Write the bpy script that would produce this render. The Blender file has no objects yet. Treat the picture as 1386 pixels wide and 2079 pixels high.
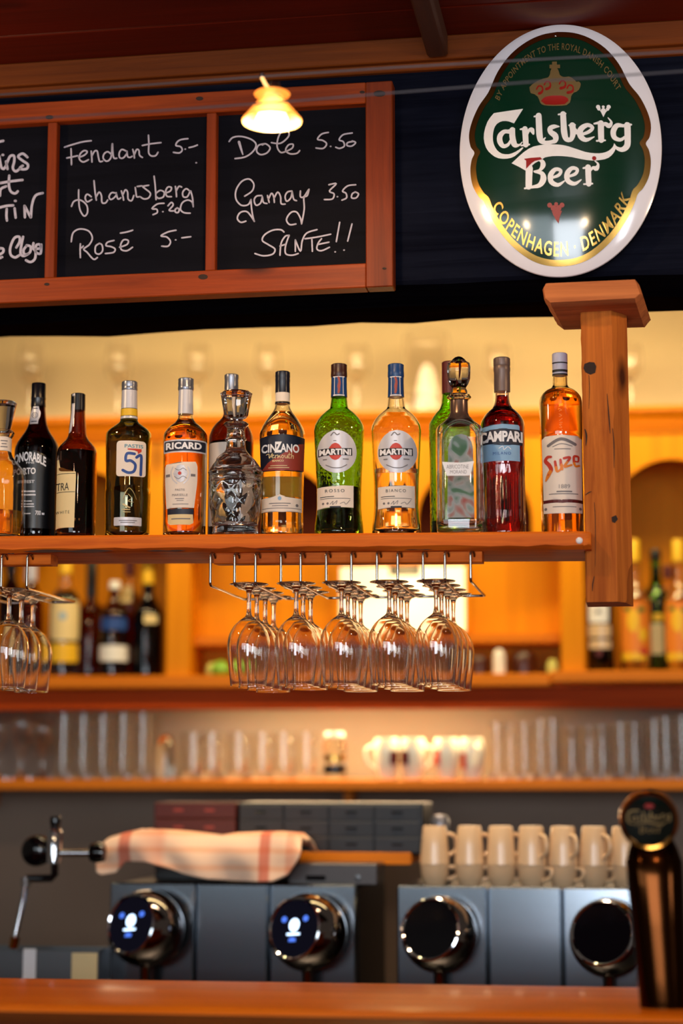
import bpy, bmesh, math, random
import numpy as np
from mathutils import Vector, Matrix
from mathutils.geometry import tessellate_polygon
R = math.radians
random.seed(7)
SC = bpy.context.scene
COL = SC.collection

# ------------------------------------------------------------------ camera, world, lights
W_PX, H_PX, F_PX = 1386, 2079, 3700.0
EYE = Vector((0, 0, 1.47))
TILT = math.atan(535.5 / F_PX)
cd = bpy.data.cameras.new('camera')
cam = bpy.data.objects.new('camera', cd)
COL.objects.link(cam)
cam.location = EYE
cam.rotation_euler = (math.pi / 2 + TILT, 0, 0)
cd.sensor_fit = 'VERTICAL'
cd.sensor_height = 36.0
cd.sensor_width = 24.0
cd.lens = F_PX / H_PX * 36.0
cd.dof.use_dof = True
cd.dof.focus_distance = 3.50
cd.dof.aperture_fstop = 1.25
cd.dof.aperture_blades = 0
SC.camera = cam
SC.view_settings.view_transform = 'Standard'
SC.view_settings.look = 'None'
SC.view_settings.gamma = 1
SC.view_settings.use_curve_mapping = False
SC.view_settings.exposure = 0.0
cy = SC.cycles
cy.use_denoising = True
cy.max_bounces = 18
cy.transmission_bounces = 16
cy.transparent_max_bounces = 16
cy.glossy_bounces = 6
cy.diffuse_bounces = 4
cy.sample_clamp_indirect = 6.0
cy.blur_glossy = 0.5

wd = bpy.data.worlds.new('room_world')
SC.world = wd
wd.use_nodes = True
wd.node_tree.nodes['Background'].inputs[0].default_value = (0.30, 0.24, 0.20, 1)
wd.node_tree.nodes['Background'].inputs[1].default_value = 0.28

def area(name, loc, target, size, energy, col, spread=180):
    l = bpy.data.lights.new(name, 'AREA')
    l.shape = 'RECTANGLE'
    l.size, l.size_y = size
    l.energy = energy
    l.color = col
    l.spread = R(spread)
    o = bpy.data.objects.new(name, l)
    COL.objects.link(o)
    o.location = loc
    d = Vector(target) - Vector(loc)
    o.rotation_euler = d.to_track_quat('-Z', 'Y').to_euler()
    return o

def bulb(name, loc, energy, col, rad=0.03):
    l = bpy.data.lights.new(name, 'POINT')
    l.energy = energy
    l.color = col
    l.shadow_soft_size = rad
    o = bpy.data.objects.new(name, l)
    COL.objects.link(o)
    o.location = loc
    return o

DAY = (0.86, 0.92, 1.0)
WARM = (1.0, 0.70, 0.40)
AMBER = (1.0, 0.68, 0.26)
# daylight from the windows of the guest room, behind the photographer
area('window_daylight', (-0.45, -2.6, 1.85), (0.1, 3.5, 1.9), (1.3, 1.5), 95, DAY)
area('wide_window_daylight', (-2.6, -2.5, 2.2), (0.0, 3.8, 1.7), (2.8, 1.2), 44, (0.80, 0.92, 1.0))
area('second_window_daylight', (2.3, -1.8, 2.0), (0.5, 3.5, 1.8), (0.7, 1.1), 30, DAY)
# ceiling spots of the guest room
for _x, _y in ((-0.9, 0.6), (0.35, 0.5)):
    bulb('room_spot', (_x, _y, 2.50), 11, WARM, 0.05)
# fill bulbs added out of view at cable height, to brighten the bar
for _x, _y in ((-1.15, 3.05), (1.15, 2.80)):
    bulb('bar_fill_bulb', (_x, _y, 2.48), 11, (1.0, 0.68, 0.38), 0.04)
# lamps behind the beam washing the wall above the back bar
area('wall_wash', (0.05, 4.62, 2.74), (0.05, 5.75, 2.15), (2.4, 0.12), 13, (1.0, 0.73, 0.37), 170)
area('cabinet_wash', (0.1, 4.62, 2.66), (0.1, 5.2, 1.9), (2.0, 0.10), 8.5, (1.0, 0.80, 0.36), 150)
# strip light under the back bar over the glass shelf
area('shelf_strip', (0.02, 5.214, 1.652), (0.0315, 5.324, 1.44), (0.85, 0.02), 9.0, (1.0, 0.66, 0.28), 170)
# warm fill added under the glass shelf to brighten mugs and towel
area('under_shelf_fill', (0.1, 4.98, 1.44), (0.1, 4.45, 1.25), (1.5, 0.05), 1.6, (1.0, 0.70, 0.40), 160)
area('counter_fill', (0.05, 4.02, 2.58), (0.1, 4.36, 1.2), (1.3, 0.06), 5.2, (1.0, 0.72, 0.46), 70)  # unseen fill added behind the beam, lighting the counter from above

# ------------------------------------------------------------------ pixel <-> place
def ray(px, py):
    x = (px - W_PX / 2) / F_PX
    y = -(py - H_PX / 2) / F_PX
    ct, st = math.cos(TILT), math.sin(TILT)
    return Vector((x, ct - y * st, st + y * ct))

class Frame:
    """a vertical building line: u along it (to the right), w away from the viewer, z up"""
    def __init__(s, Y, yaw, X=0.0):
        s.th = R(yaw)
        s.O = Vector((X, Y, 0))
        s.eu = Vector((math.cos(s.th), -math.sin(s.th), 0))
        s.ew = Vector((math.sin(s.th), math.cos(s.th), 0))
    def hit(s, px, py, w=0.0):
        d = ray(px, py)
        t = (w + (s.O - EYE).dot(s.ew)) / d.dot(s.ew)
        p = EYE + d * t - s.O
        return p.dot(s.eu), p.z
    def world(s, u, w, z):
        return s.O + s.eu * u + s.ew * w + Vector((0, 0, z))
    def put(s, o, u=0, w=0, z=0, extra=0.0):
        o.location = s.world(u, w, z)
        o.rotation_euler = (0, 0, -s.th + extra)
        return o

def depth(p):
    return (p - EYE).dot(Vector((0, math.cos(TILT), math.sin(TILT))))

FR = Frame(3.48, 9.3)       # hanging shelf, beam, board
BK = Frame(5.20, 6.0)       # back bar
BAR = Frame(3.26, 7.4)      # counter top
MC = Frame(4.32, 11.0)      # coffee machines

# ------------------------------------------------------------------ materials
def lin(c):
    return tuple(((v / 255) / 12.92 if v / 255 <= 0.04045 else ((v / 255 + 0.055) / 1.055) ** 2.4) for v in c) + (1,)

def _base(name):
    m = bpy.data.materials.new(name)
    m.use_nodes = True
    nt = m.node_tree
    return m, nt, nt.nodes['Principled BSDF']

def pm(name, rgb, rough=0.5, metal=0.0, coat=0.0, noise=0.08, nscale=40.0, emit=None, estr=0.0, spec=0.5, aniso=0.0):
    """plain surface with a little procedural variation"""
    m, nt, b = _base(name)
    c = lin(rgb)
    n = nt.nodes.new('ShaderNodeTexNoise')
    n.inputs['Scale'].default_value = nscale
    n.inputs['Detail'].default_value = 3
    tc = nt.nodes.new('ShaderNodeTexCoord')
    nt.links.new(tc.outputs['Object'], n.inputs['Vector'])
    mx = nt.nodes.new('ShaderNodeMix')
    mx.data_type = 'RGBA'
    mx.inputs[6].default_value = tuple(v * (1 - noise) for v in c[:3]) + (1,)
    mx.inputs[7].default_value = tuple(min(1, v * (1 + noise)) for v in c[:3]) + (1,)
    nt.links.new(n.outputs['Fac'], mx.inputs[0])
    nt.links.new(mx.outputs[2], b.inputs['Base Color'])
    b.inputs['Roughness'].default_value = rough
    b.inputs['Metallic'].default_value = metal
    b.inputs['Coat Weight'].default_value = coat
    b.inputs['Coat Roughness'].default_value = 0.08
    b.inputs['Specular IOR Level'].default_value = spec
    if emit:
        b.inputs['Emission Color'].default_value = lin(emit)
        b.inputs['Emission Strength'].default_value = estr
    return m

def glass(name, rgb=(255, 255, 255), rough=0.0, ior=1.46, bump=0.0, bscale=60):
    m, nt, b = _base(name)
    b.inputs['Base Color'].default_value = lin(rgb)
    b.inputs['Roughness'].default_value = rough
    b.inputs['IOR'].default_value = ior
    b.inputs['Transmission Weight'].default_value = 1.0
    if bump:
        n = nt.nodes.new('ShaderNodeTexNoise')
        n.inputs['Scale'].default_value = bscale
        tc = nt.nodes.new('ShaderNodeTexCoord')
        nt.links.new(tc.outputs['Object'], n.inputs['Vector'])
        bp = nt.nodes.new('ShaderNodeBump')
        bp.inputs['Strength'].default_value = bump
        bp.inputs['Distance'].default_value = 0.004
        nt.links.new(n.outputs['Fac'], bp.inputs['Height'])
        nt.links.new(bp.outputs['Normal'], b.inputs['Normal'])
    return m

def wood(name, dark, light, axis='X', scale=1.0, rough=0.55, coat=0.0, knots=True, contrast=1.0, bump=0.25, spec=0.5):
    """grain stretched along one local axis, a slow colour drift, a few knots"""
    m, nt, b = _base(name)
    N, L = nt.nodes, nt.links
    tc = N.new('ShaderNodeTexCoord')
    mp = N.new('ShaderNodeMapping')
    L.new(tc.outputs['Object'], mp.inputs['Vector'])
    s = [70 * scale, 70 * scale, 70 * scale]
    s['XYZ'.index(axis)] = 3.0 * scale
    mp.inputs['Scale'].default_value = s
    g = N.new('ShaderNodeTexNoise')
    g.inputs['Scale'].default_value = 1.0
    g.inputs['Detail'].default_value = 5
    g.inputs['Roughness'].default_value = 0.65
    g.inputs['Distortion'].default_value = 0.6
    L.new(mp.outputs[0], g.inputs['Vector'])
    mp2 = N.new('ShaderNodeMapping')
    L.new(tc.outputs['Object'], mp2.inputs['Vector'])
    s2 = [14 * scale, 14 * scale, 14 * scale]
    s2['XYZ'.index(axis)] = 1.6 * scale
    mp2.inputs['Scale'].default_value = s2
    g2 = N.new('ShaderNodeTexNoise')
    g2.inputs['Scale'].default_value = 1.0
    g2.inputs['Detail'].default_value = 2
    L.new(mp2.outputs[0], g2.inputs['Vector'])
    ad = N.new('ShaderNodeMath'); ad.operation = 'MULTIPLY_ADD'
    L.new(g.outputs['Fac'], ad.inputs[0]); ad.inputs[1].default_value = 0.55
    ml = N.new('ShaderNodeMath'); ml.operation = 'MULTIPLY'
    L.new(g2.outputs['Fac'], ml.inputs[0]); ml.inputs[1].default_value = 0.45
    L.new(ml.outputs[0], ad.inputs[2])
    cr = N.new('ShaderNodeValToRGB')
    d = 0.22 / contrast
    cr.color_ramp.elements[0].position = max(0, 0.5 - d)
    cr.color_ramp.elements[0].color = lin(dark)
    cr.color_ramp.elements[1].position = min(1, 0.5 + d)
    cr.color_ramp.elements[1].color = lin(light)
    L.new(ad.outputs[0], cr.inputs[0])
    out = cr.outputs[0]
    if knots:
        v = N.new('ShaderNodeTexVoronoi')
        v.inputs['Scale'].default_value = 1.0
        mp3 = N.new('ShaderNodeMapping')
        L.new(tc.outputs['Object'], mp3.inputs['Vector'])
        s3 = [9 * scale, 9 * scale, 9 * scale]
        s3['XYZ'.index(axis)] = 4.0 * scale
        mp3.inputs['Scale'].default_value = s3
        L.new(mp3.outputs[0], v.inputs['Vector'])
        kr = N.new('ShaderNodeValToRGB')
        kr.color_ramp.elements[0].position = 0.05
        kr.color_ramp.elements[0].color = (1, 1, 1, 1)
        kr.color_ramp.elements[1].position = 0.17
        kr.color_ramp.elements[1].color = (0, 0, 0, 1)
        L.new(v.outputs['Distance'], kr.inputs[0])
        mx = N.new('ShaderNodeMix'); mx.data_type = 'RGBA'
        L.new(kr.outputs[0], mx.inputs[0])
        L.new(out, mx.inputs[6])
        mx.inputs[7].default_value = tuple(v_ * 0.25 for v_ in lin(dark)[:3]) + (1,)
        out = mx.outputs[2]
    L.new(out, b.inputs['Base Color'])
    b.inputs['Roughness'].default_value = rough
    b.inputs['Coat Weight'].default_value = coat
    b.inputs['Coat Roughness'].default_value = 0.12
    b.inputs['Specular IOR Level'].default_value = spec
    if bump:
        bp = N.new('ShaderNodeBump')
        bp.inputs['Strength'].default_value = bump
        bp.inputs['Distance'].default_value = 0.002
        L.new(g.outputs['Fac'], bp.inputs['Height'])
        L.new(bp.outputs['Normal'], b.inputs['Normal'])
    return m

M = {}
M['shelf_wood'] = wood('larch_shelf', (168, 62, 10), (244, 126, 26), 'X', 1.0, 0.6, knots=False, spec=0.2, contrast=1.2)
M['post_wood'] = wood('rough_post_wood', (140, 64, 18), (218, 124, 46), 'Z', 0.9, 0.8, spec=0.2, contrast=1.3, bump=0.6)
M['block_wood'] = wood('rough_block_wood', (150, 74, 32), (216, 128, 68), 'X', 1.2, 0.85, knots=False, contrast=1.2, bump=0.7)
M['frame_wood'] = wood('board_frame_pine', (104, 36, 7), (166, 70, 18), 'X', 0.9, 0.5, spec=0.2, contrast=1.2)
M['frame_wood_v_shaded'] = wood('board_frame_pine_upright_shaded', (86, 27, 5), (138, 54, 12), 'Z', 0.9, 0.5, spec=0.2, contrast=1.2)  # upright grain; shade on the uprights is put into the darker colour
M['trim_wood'] = wood('ceiling_trim_larch', (72, 30, 6), (122, 60, 16), 'X', 0.8, 0.6, knots=False, spec=0.15)
M['ceiling_wood'] = wood('dark_ceiling_boards', (60, 9, 1), (98, 21, 3), 'X', 0.6, 0.5, contrast=0.8, spec=0.2)
M['joist_wood'] = wood('dark_joist', (46, 20, 10), (80, 40, 22), 'Y', 0.9, 0.6, knots=False)
M['beam_paint'] = wood('blue_black_beam_paint', (8, 9, 18), (22, 25, 38), 'X', 1.1, 0.6, knots=False, contrast=1.2, bump=0.5, spec=0.0)
M['beam_under'] = wood('dark_brown_beam', (9, 5, 4), (34, 18, 10), 'X', 0.8, 0.8, knots=False, spec=0.0)
M['slate'] = wood('blackboard_paint', (9, 9, 14), (20, 20, 28), 'X', 0.9, 0.6, knots=False, bump=0.3, spec=0.03)
M['chalk'] = pm('white_chalk', (176, 172, 190), 0.9, noise=0.18, nscale=300)
M['cab_wood'] = wood('honey_cabinet_pine', (200, 116, 2), (238, 152, 6), 'Z', 0.5, 0.5, coat=0.0, spec=0.12, contrast=0.9, bump=0.1)
M['cab_wood_h'] = wood('honey_cabinet_pine_rails', (190, 98, 4), (230, 134, 10), 'X', 0.5, 0.45, coat=0.0, spec=0.15, knots=False, contrast=0.9, bump=0.1)
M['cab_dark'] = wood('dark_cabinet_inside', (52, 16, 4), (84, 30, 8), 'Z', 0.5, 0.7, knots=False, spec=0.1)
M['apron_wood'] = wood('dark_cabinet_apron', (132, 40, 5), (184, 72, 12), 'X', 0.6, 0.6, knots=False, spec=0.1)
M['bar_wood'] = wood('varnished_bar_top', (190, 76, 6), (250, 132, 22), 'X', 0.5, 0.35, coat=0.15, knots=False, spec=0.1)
M['bar_edge_shaded'] = wood('varnished_bar_edge_shaded', (60, 19, 5), (100, 42, 12), 'X', 0.5, 0.45, coat=0.05, knots=False, spec=0.2)  # shade on the rounded front is put into this darker wood colour
M['plaster'] = pm('cream_plaster', (236, 214, 168), 0.85, noise=0.05, nscale=6)
M['greywall'] = pm('grey_splash_wall', (124, 114, 104), 0.6, noise=0.06, nscale=8)
M['slate_wall'] = pm('dark_slate_wall', (118, 98, 82), 0.6, noise=0.08, nscale=6)
M['chrome'] = pm('polished_chrome', (205, 205, 208), 0.08, 1.0, noise=0.02)
M['wire'] = pm('steel_wire', (176, 168, 160), 0.18, 1.0, noise=0.05)
M['steel'] = pm('brushed_steel', (100, 102, 104), 0.35, 1.0, noise=0.04, nscale=90)
M['gold'] = pm('gold_leaf', (206, 160, 82), 0.22, 1.0, noise=0.08, nscale=60)
M['dullgold'] = pm('gold_print', (150, 124, 78), 0.35, 0.6, noise=0.05)
M['brass'] = pm('polished_brass', (180, 118, 48), 0.12, 1.0, noise=0.04)
M['brassdark'] = pm('dark_bronze', (56, 28, 10), 0.12, 1.0, noise=0.04)
M['white_enamel'] = pm('white_enamel', (226, 226, 238), 0.16, coat=0.5, noise=0.02)
M['green_enamel'] = pm('green_enamel', (6, 46, 30), 0.12, coat=0.6, noise=0.08, nscale=10)
M['red_enamel'] = pm('red_enamel', (150, 26, 18), 0.25, coat=0.3)
M['blackplast'] = pm('black_plastic', (14, 14, 16), 0.3, noise=0.05)
M['blackgloss'] = pm('black_gloss', (6, 6, 8), 0.06, noise=0.02)
M['ceramic'] = pm('cream_ceramic', (216, 184, 146), 0.22, coat=0.3, noise=0.02)
M['whiteceramic'] = pm('white_ceramic', (240, 234, 224), 0.25, coat=0.3, noise=0.02)
M['paper'] = pm('white_paper', (236, 220, 204), 0.6, noise=0.03)
M['cream'] = pm('cream_paper', (228, 204, 150), 0.6, noise=0.04)
M['silver'] = pm('silver_foil', (206, 203, 208), 0.35, 0.15, noise=0.04)
M['greycap'] = pm('grey_aluminium_cap', (140, 142, 152), 0.3, 0.7, noise=0.03)
M['ink'] = pm('black_ink', (24, 22, 26), 0.6)
M['greyink'] = pm('grey_ink', (120, 112, 112), 0.6)
M['navy'] = pm('navy_print', (18, 24, 46), 0.5)
M['blue'] = pm('blue_print', (24, 66, 142), 0.5)
M['teal'] = pm('teal_print', (70, 140, 160), 0.5)
M['red'] = pm('red_print', (200, 58, 36), 0.5)
M['brick'] = pm('brick_red_print', (150, 54, 40), 0.5)
M['white'] = pm('white_print', (236, 234, 236), 0.5)
M['skyblue'] = pm('pale_blue_print', (132, 172, 206), 0.5)
M['orange'] = pm('orange_print', (232, 130, 30), 0.5)
M['yellow'] = pm('yellow_print', (238, 186, 30), 0.5)
M['claret'] = pm('claret_print', (92, 18, 20), 0.5)
M['yellowgreen'] = pm('yellow_green_print', (176, 172, 92), 0.5)
M['bluecap'] = pm('blue_cap', (14, 62, 118), 0.35)
M['browncap'] = pm('dark_brown_cap', (58, 22, 16), 0.35)
M['navycap'] = pm('navy_cap', (12, 16, 36), 0.3)
M['blackcap'] = pm('black_capsule', (12, 12, 20), 0.25)
M['taupecap'] = pm('taupe_cap', (112, 92, 84), 0.4, 0.3)
M['lilaccap'] = pm('pale_lilac_cap', (186, 184, 204), 0.4)
m, nt, b = _base('translucent_back_label')
_t = nt.nodes.new('ShaderNodeBsdfTranslucent'); _t.inputs[0].default_value = lin((255, 248, 160))
_m = nt.nodes.new('ShaderNodeMixShader'); _m.inputs[0].default_value = 0.6
b.inputs['Base Color'].default_value = lin((236, 230, 140)); b.inputs['Roughness'].default_value = 0.6
nt.links.new(b.outputs[0], _m.inputs[1]); nt.links.new(_t.outputs[0], _m.inputs[2])
nt.links.new(_m.outputs[0], nt.nodes['Material Output'].inputs[0])
M['backlabel'] = m
M['g_clear'] = glass('clear_glass', (252, 250, 246))
M['g_wine'] = glass('thin_wine_glass', (255, 253, 250), ior=1.5)
M['g_cut'] = glass('cut_crystal', (255, 250, 244), ior=1.5)
M['g_green'] = glass('green_bottle_glass', (156, 222, 52), bump=0.25)
M['g_olive'] = glass('olive_bottle_glass', (212, 216, 130))
M['g_brown'] = glass('brown_bottle_glass', (158, 104, 56))
M['g_dark'] = glass('near_black_bottle_glass', (90, 32, 14))
M['g_amber'] = glass('amber_bottle_glass', (255, 244, 214))
M['g_gold'] = glass('pale_gold_glass', (255, 251, 236))
M['g_red'] = glass('red_bottle_glass', (255, 240, 236))
M['l_pale'] = glass('pale_vermouth', (255, 244, 204), ior=1.34)
M['l_pastis'] = glass('olive_pastis', (104, 100, 26), ior=1.34)
M['l_amber'] = glass('amber_liquor', (244, 178, 56), ior=1.34)
M['l_dark'] = glass('dark_wine', (44, 14, 8), ior=1.34)
M['l_brown'] = glass('brown_liquor', (130, 60, 14), ior=1.34)
M['l_red'] = glass('red_bitter', (112, 9, 7), ior=1.34)
M['l_suze'] = glass('orange_gentian', (252, 198, 84), ior=1.34)

# ------------------------------------------------------------------ object helpers
def thing(name, label, cat, loc=(0, 0, 0), rz=0.0, group=None):
    o = bpy.data.objects.new(name, None)
    COL.objects.link(o)
    o.empty_display_size = 0.02
    o.location = loc
    o.rotation_euler = (0, 0, rz)
    tag(o, label, cat, group)
    return o

def tag(o, label, cat, group=None):
    o['label'] = label
    o['category'] = cat
    if group:
        o['group'] = group
    return o

def struct(o):
    o['kind'] = 'structure'
    return o

def copy_tree(o, parent=None):
    c = o.copy()
    COL.objects.link(c)
    if parent:
        c.parent = parent
    for ch in list(o.children):
        copy_tree(ch, c)
    return c

class MB:
    """collects shapes for ONE mesh object"""
    def __init__(s):
        s.v, s.f, s.m = [], [], []
    def add(s, v, f, mi=0):
        o = len(s.v)
        s.v += [tuple(p) for p in v]
        s.f += [tuple(i + o for i in q) for q in f]
        s.m += [mi] * len(f)
        return s
    def box(s, x0, x1, y0, y1, z0, z1, bev=0.0, mi=0, seg=1, mat=None):
        bm = bmesh.new()
        bmesh.ops.create_cube(bm, size=1)
        for q in bm.verts:
            q.co = Vector(((x0 + x1) / 2 + q.co.x * (x1 - x0), (y0 + y1) / 2 + q.co.y * (y1 - y0), (z0 + z1) / 2 + q.co.z * (z1 - z0)))
        if bev:
            bmesh.ops.bevel(bm, geom=list(bm.edges), offset=bev, segments=seg, affect='EDGES', profile=0.5)
        if mat:
            bm.transform(mat)
        return s.take(bm, mi)
    def take(s, bm, mi=0):
        bm.verts.index_update()
        s.add([q.co[:] for q in bm.verts], [[q.index for q in f.verts] for f in bm.faces], mi)
        bm.free()
        return s
    def lathe(s, prof, seg=48, cx=0.0, cy=0.0, mi=0, rf=None, closed=False):
        """prof: (r, z) list; r == 0 makes a pole. rf(theta, r, z) -> r"""
        v, rings = [], []
        for r, z in prof:
            if r <= 1e-7:
                rings.append([len(v)])
                v.append((cx, cy, z))
            else:
                rings.append(list(range(len(v), len(v) + seg)))
                for k in range(seg):
                    a = 2 * math.pi * k / seg
                    q = rf(a, r, z) if rf else r
                    v.append((cx + q * math.cos(a), cy + q * math.sin(a), z))
        f = []
        n = len(rings)
        for i in range(n if closed else n - 1):
            A, B = rings[i], rings[(i + 1) % n]
            if len(A) == 1 and len(B) == 1:
                continue
            for k in range(seg):
                k2 = (k + 1) % seg
                if len(A) == 1:
                    f.append((A[0], B[k2], B[k]))
                elif len(B) == 1:
                    f.append((A[k], A[k2], B[0]))
                else:
                    f.append((A[k], A[k2], B[k2], B[k]))
        return s.add(v, f, mi)
    def tube(s, path, rad, seg=8, cap=True, mi=0):
        P = [Vector(p) for p in path]
        n = len(P)
        rs = rad if isinstance(rad, (list, tuple)) else [rad] * n
        v, f = [], []
        up = None
        for i in range(n):
            t = (P[min(i + 1, n - 1)] - P[max(i - 1, 0)]).normalized()
            if up is None:
                up = t.orthogonal().normalized()
            else:
                up = (up - t * up.dot(t))
                up = up.normalized() if up.length > 1e-6 else t.orthogonal().normalized()
            sd = t.cross(up)
            for k in range(seg):
                a = 2 * math.pi * k / seg
                v.append(P[i] + (up * math.cos(a) + sd * math.sin(a)) * rs[i])
        for i in range(n - 1):
            for k in range(seg):
                k2 = (k + 1) % seg
                f.append((i * seg + k, i * seg + k2, (i + 1) * seg + k2, (i + 1) * seg + k))
        if cap:
            f.append(tuple(range(seg - 1, -1, -1)))
            f.append(tuple((n - 1) * seg + k for k in range(seg)))
        return s.add(v, f, mi)
    def loft(s, secs, cap=True, mi=0):
        """list of equal-length closed sections"""
        n = len(secs[0])
        v = [p for q in secs for p in q]
        f = []
        for i in range(len(secs) - 1):
            for k in range(n):
                k2 = (k + 1) % n
                f.append((i * n + k, i * n + k2, (i + 1) * n + k2, (i + 1) * n + k))
        if cap:
            f.append(tuple(range(n - 1, -1, -1)))
            f.append(tuple((len(secs) - 1) * n + k for k in range(n)))
        return s.add(v, f, mi)
    def prism(s, poly, d0, d1, mp, mi=0):
        """2-D polygon pushed from depth d0 to d1; mp(x, y, d) -> point"""
        n = len(poly)
        tri = tessellate_polygon([[Vector((p[0], p[1], 0)) for p in poly]])
        v = [mp(p[0], p[1], d0) for p in poly] + [mp(p[0], p[1], d1) for p in poly]
        f = [tuple(t) for t in tri] + [tuple(i + n for i in t[::-1]) for t in tri]
        f += [(i, (i + 1) % n, (i + 1) % n + n, i + n) for i in range(n)]
        return s.add(v, f, mi)
    def build(s, name, mats, parent=None, smooth=40, recalc=True):
        me = bpy.data.meshes.new(name)
        me.from_pydata(s.v, [], s.f)
        if not isinstance(mats, (list, tuple)):
            mats = [mats]
        for q in mats:
            me.materials.append(M[q] if isinstance(q, str) else q)
        for i, p in enumerate(me.polygons):
            p.material_index = s.m[i]
        if recalc:
            bm = bmesh.new()
            bm.from_mesh(me)
            bmesh.ops.recalc_face_normals(bm, faces=bm.faces)
            bm.to_mesh(me)
            bm.free()
        if smooth:
            me.polygons.foreach_set('use_smooth', [True] * len(me.polygons))
            me.set_sharp_from_angle(angle=R(smooth))
        me.update()
        o = bpy.data.objects.new(name, me)
        COL.objects.link(o)
        if parent:
            o.parent = parent
        return o

def pchip(xs, ys, x):
    """monotone cubic through points (xs increasing)"""
    xs, ys = np.asarray(xs, float), np.asarray(ys, float)
    h = np.diff(xs); d = np.diff(ys) / h
    m = np.zeros(len(xs))
    for i in range(1, len(xs) - 1):
        if d[i - 1] * d[i] > 0:
            w1, w2 = 2 * h[i] + h[i - 1], h[i] + 2 * h[i - 1]
            m[i] = (w1 + w2) / (w1 / d[i - 1] + w2 / d[i])
    m[0], m[-1] = d[0], d[-1]
    x = np.clip(x, xs[0], xs[-1])
    k = np.clip(np.searchsorted(xs, x) - 1, 0, len(h) - 1)
    t = (x - xs[k]) / h[k]
    return (2*t**3-3*t**2+1)*ys[k] + (t**3-2*t**2+t)*h[k]*m[k] + (-2*t**3+3*t**2)*ys[k+1] + (t**3-t**2)*h[k]*m[k+1]

def smooth_prof(pts, n=6):
    """densify (y, r) points, keeping corners at the points themselves"""
    ys = [p[0] for p in pts]; rs = [p[1] for p in pts]
    out = []
    for i in range(len(pts) - 1):
        k = max(1, min(n, int(abs(ys[i + 1] - ys[i]) / 2.0)))
        if abs(rs[i + 1] - rs[i]) < 0.01 and k > 2:
            k = 2
        for j in range(k):
            out.append(ys[i] + (ys[i + 1] - ys[i]) * j / k)
    out.append(ys[-1])
    return [(y, float(pchip(ys, rs, np.array(y)))) for y in out]

def spline(pts, n=5):
    """Catmull-Rom through tuples of any length"""
    P = [np.array(p, float) for p in pts]
    if len(P) < 3:
        return P
    out = []
    for i in range(len(P) - 1):
        p0, p1, p2, p3 = P[max(i - 1, 0)], P[i], P[i + 1], P[min(i + 2, len(P) - 1)]
        for j in range(n):
            t = j / n
            out.append(0.5 * (2*p1 + (p2-p0)*t + (2*p0-5*p1+4*p2-p3)*t*t + (3*p1-p0-3*p2+p3)*t**3))
    out.append(P[-1])
    return out

def ribbon(mb, pts, width, mp, d=0.0, mi=0, n=5, cap=True):
    """a pen stroke: pts (x, y[, width]) in drawing units, mp(x, y, d) -> point"""
    pts = [(p[0], p[1], p[2] if len(p) > 2 else width) for p in pts]
    if len(pts) == 1:
        x, y, w = pts[0]
        pts = [(x - w * 0.12, y, w), (x + w * 0.12, y, w)]
    S = spline(pts, n)
    L, Rr = [], []
    m = len(S)
    for i in range(m):
        a, b = S[max(i - 1, 0)], S[min(i + 1, m - 1)]
        t = (b - a)[:2]
        l = np.hypot(*t)
        t = t / l if l > 1e-9 else np.array([1.0, 0])
        nn = np.array([-t[1], t[0]])
        L.append(S[i][:2] + nn * S[i][2] / 2)
        Rr.append(S[i][:2] - nn * S[i][2] / 2)
    v = [mp(p[0], p[1], d) for p in L] + [mp(p[0], p[1], d) for p in Rr]
    f = [(i, i + 1, m + i + 1, m + i) for i in range(m - 1)]
    mb.add(v, f, mi)
    if cap:
        for e, o in ((0, 1), (m - 1, m - 2)):
            c, w = S[e][:2], S[e][2]
            q = [(c[0] + w / 2 * math.cos(a), c[1] + w / 2 * math.sin(a)) for a in np.linspace(0, 2 * math.pi, 11)[:-1]]
            mb.add([mp(p[0], p[1], d) for p in q], [tuple(range(10))], mi)

def flatpoly(mb, poly, mp, d=0.0, mi=0, cut=0):
    tri = tessellate_polygon([[Vector((p[0], p[1], 0)) for p in poly]])
    if not cut:
        mb.add([mp(p[0], p[1], d) for p in poly], [tuple(t) for t in tri], mi)
        return
    bm = bmesh.new()                         # cut into a fine grid so that it follows a curved surface
    vs = [bm.verts.new((p[0], p[1], 0)) for p in poly]
    for t in tri:
        bm.faces.new([vs[i] for i in t])
    for ax in (0, 1):
        lo, hi = min(p[ax] for p in poly), max(p[ax] for p in poly)
        q = lo + cut
        while q < hi:
            co = [0, 0, 0]; co[ax] = q; no = [0, 0, 0]; no[ax] = 1
            bmesh.ops.bisect_plane(bm, geom=bm.verts[:] + bm.edges[:] + bm.faces[:], plane_co=co, plane_no=no)
            q += cut
    bm.verts.index_update()
    mb.add([mp(v.co.x, v.co.y, d) for v in bm.verts], [[v.index for v in f.verts] for f in bm.faces], mi)
    bm.free()

_tc = {}
def text2d(s, bold=0.0, space=1.0):
    """(verts 0..1, faces, aspect) of a line of lettering from the built-in font"""
    k = (s, bold, space)
    if k in _tc:
        return _tc[k]
    c = bpy.data.curves.new('lettering', 'FONT')
    c.body = s
    c.offset = bold
    c.space_character = space
    c.resolution_u = 3
    c.fill_mode = 'FRONT'
    o = bpy.data.objects.new('lettering', c)
    COL.objects.link(o)
    me = bpy.data.meshes.new_from_object(o)
    V = np.array([v.co[:2] for v in me.vertices])
    Fs = [tuple(p.vertices) for p in me.polygons]
    bpy.data.objects.remove(o)
    bpy.data.curves.remove(c)
    bpy.data.meshes.remove(me)
    lo, hi = V.min(0), V.max(0)
    _tc[k] = ((V - lo) / (hi - lo), Fs, float((hi - lo)[0] / (hi - lo)[1]))
    return _tc[k]

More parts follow.
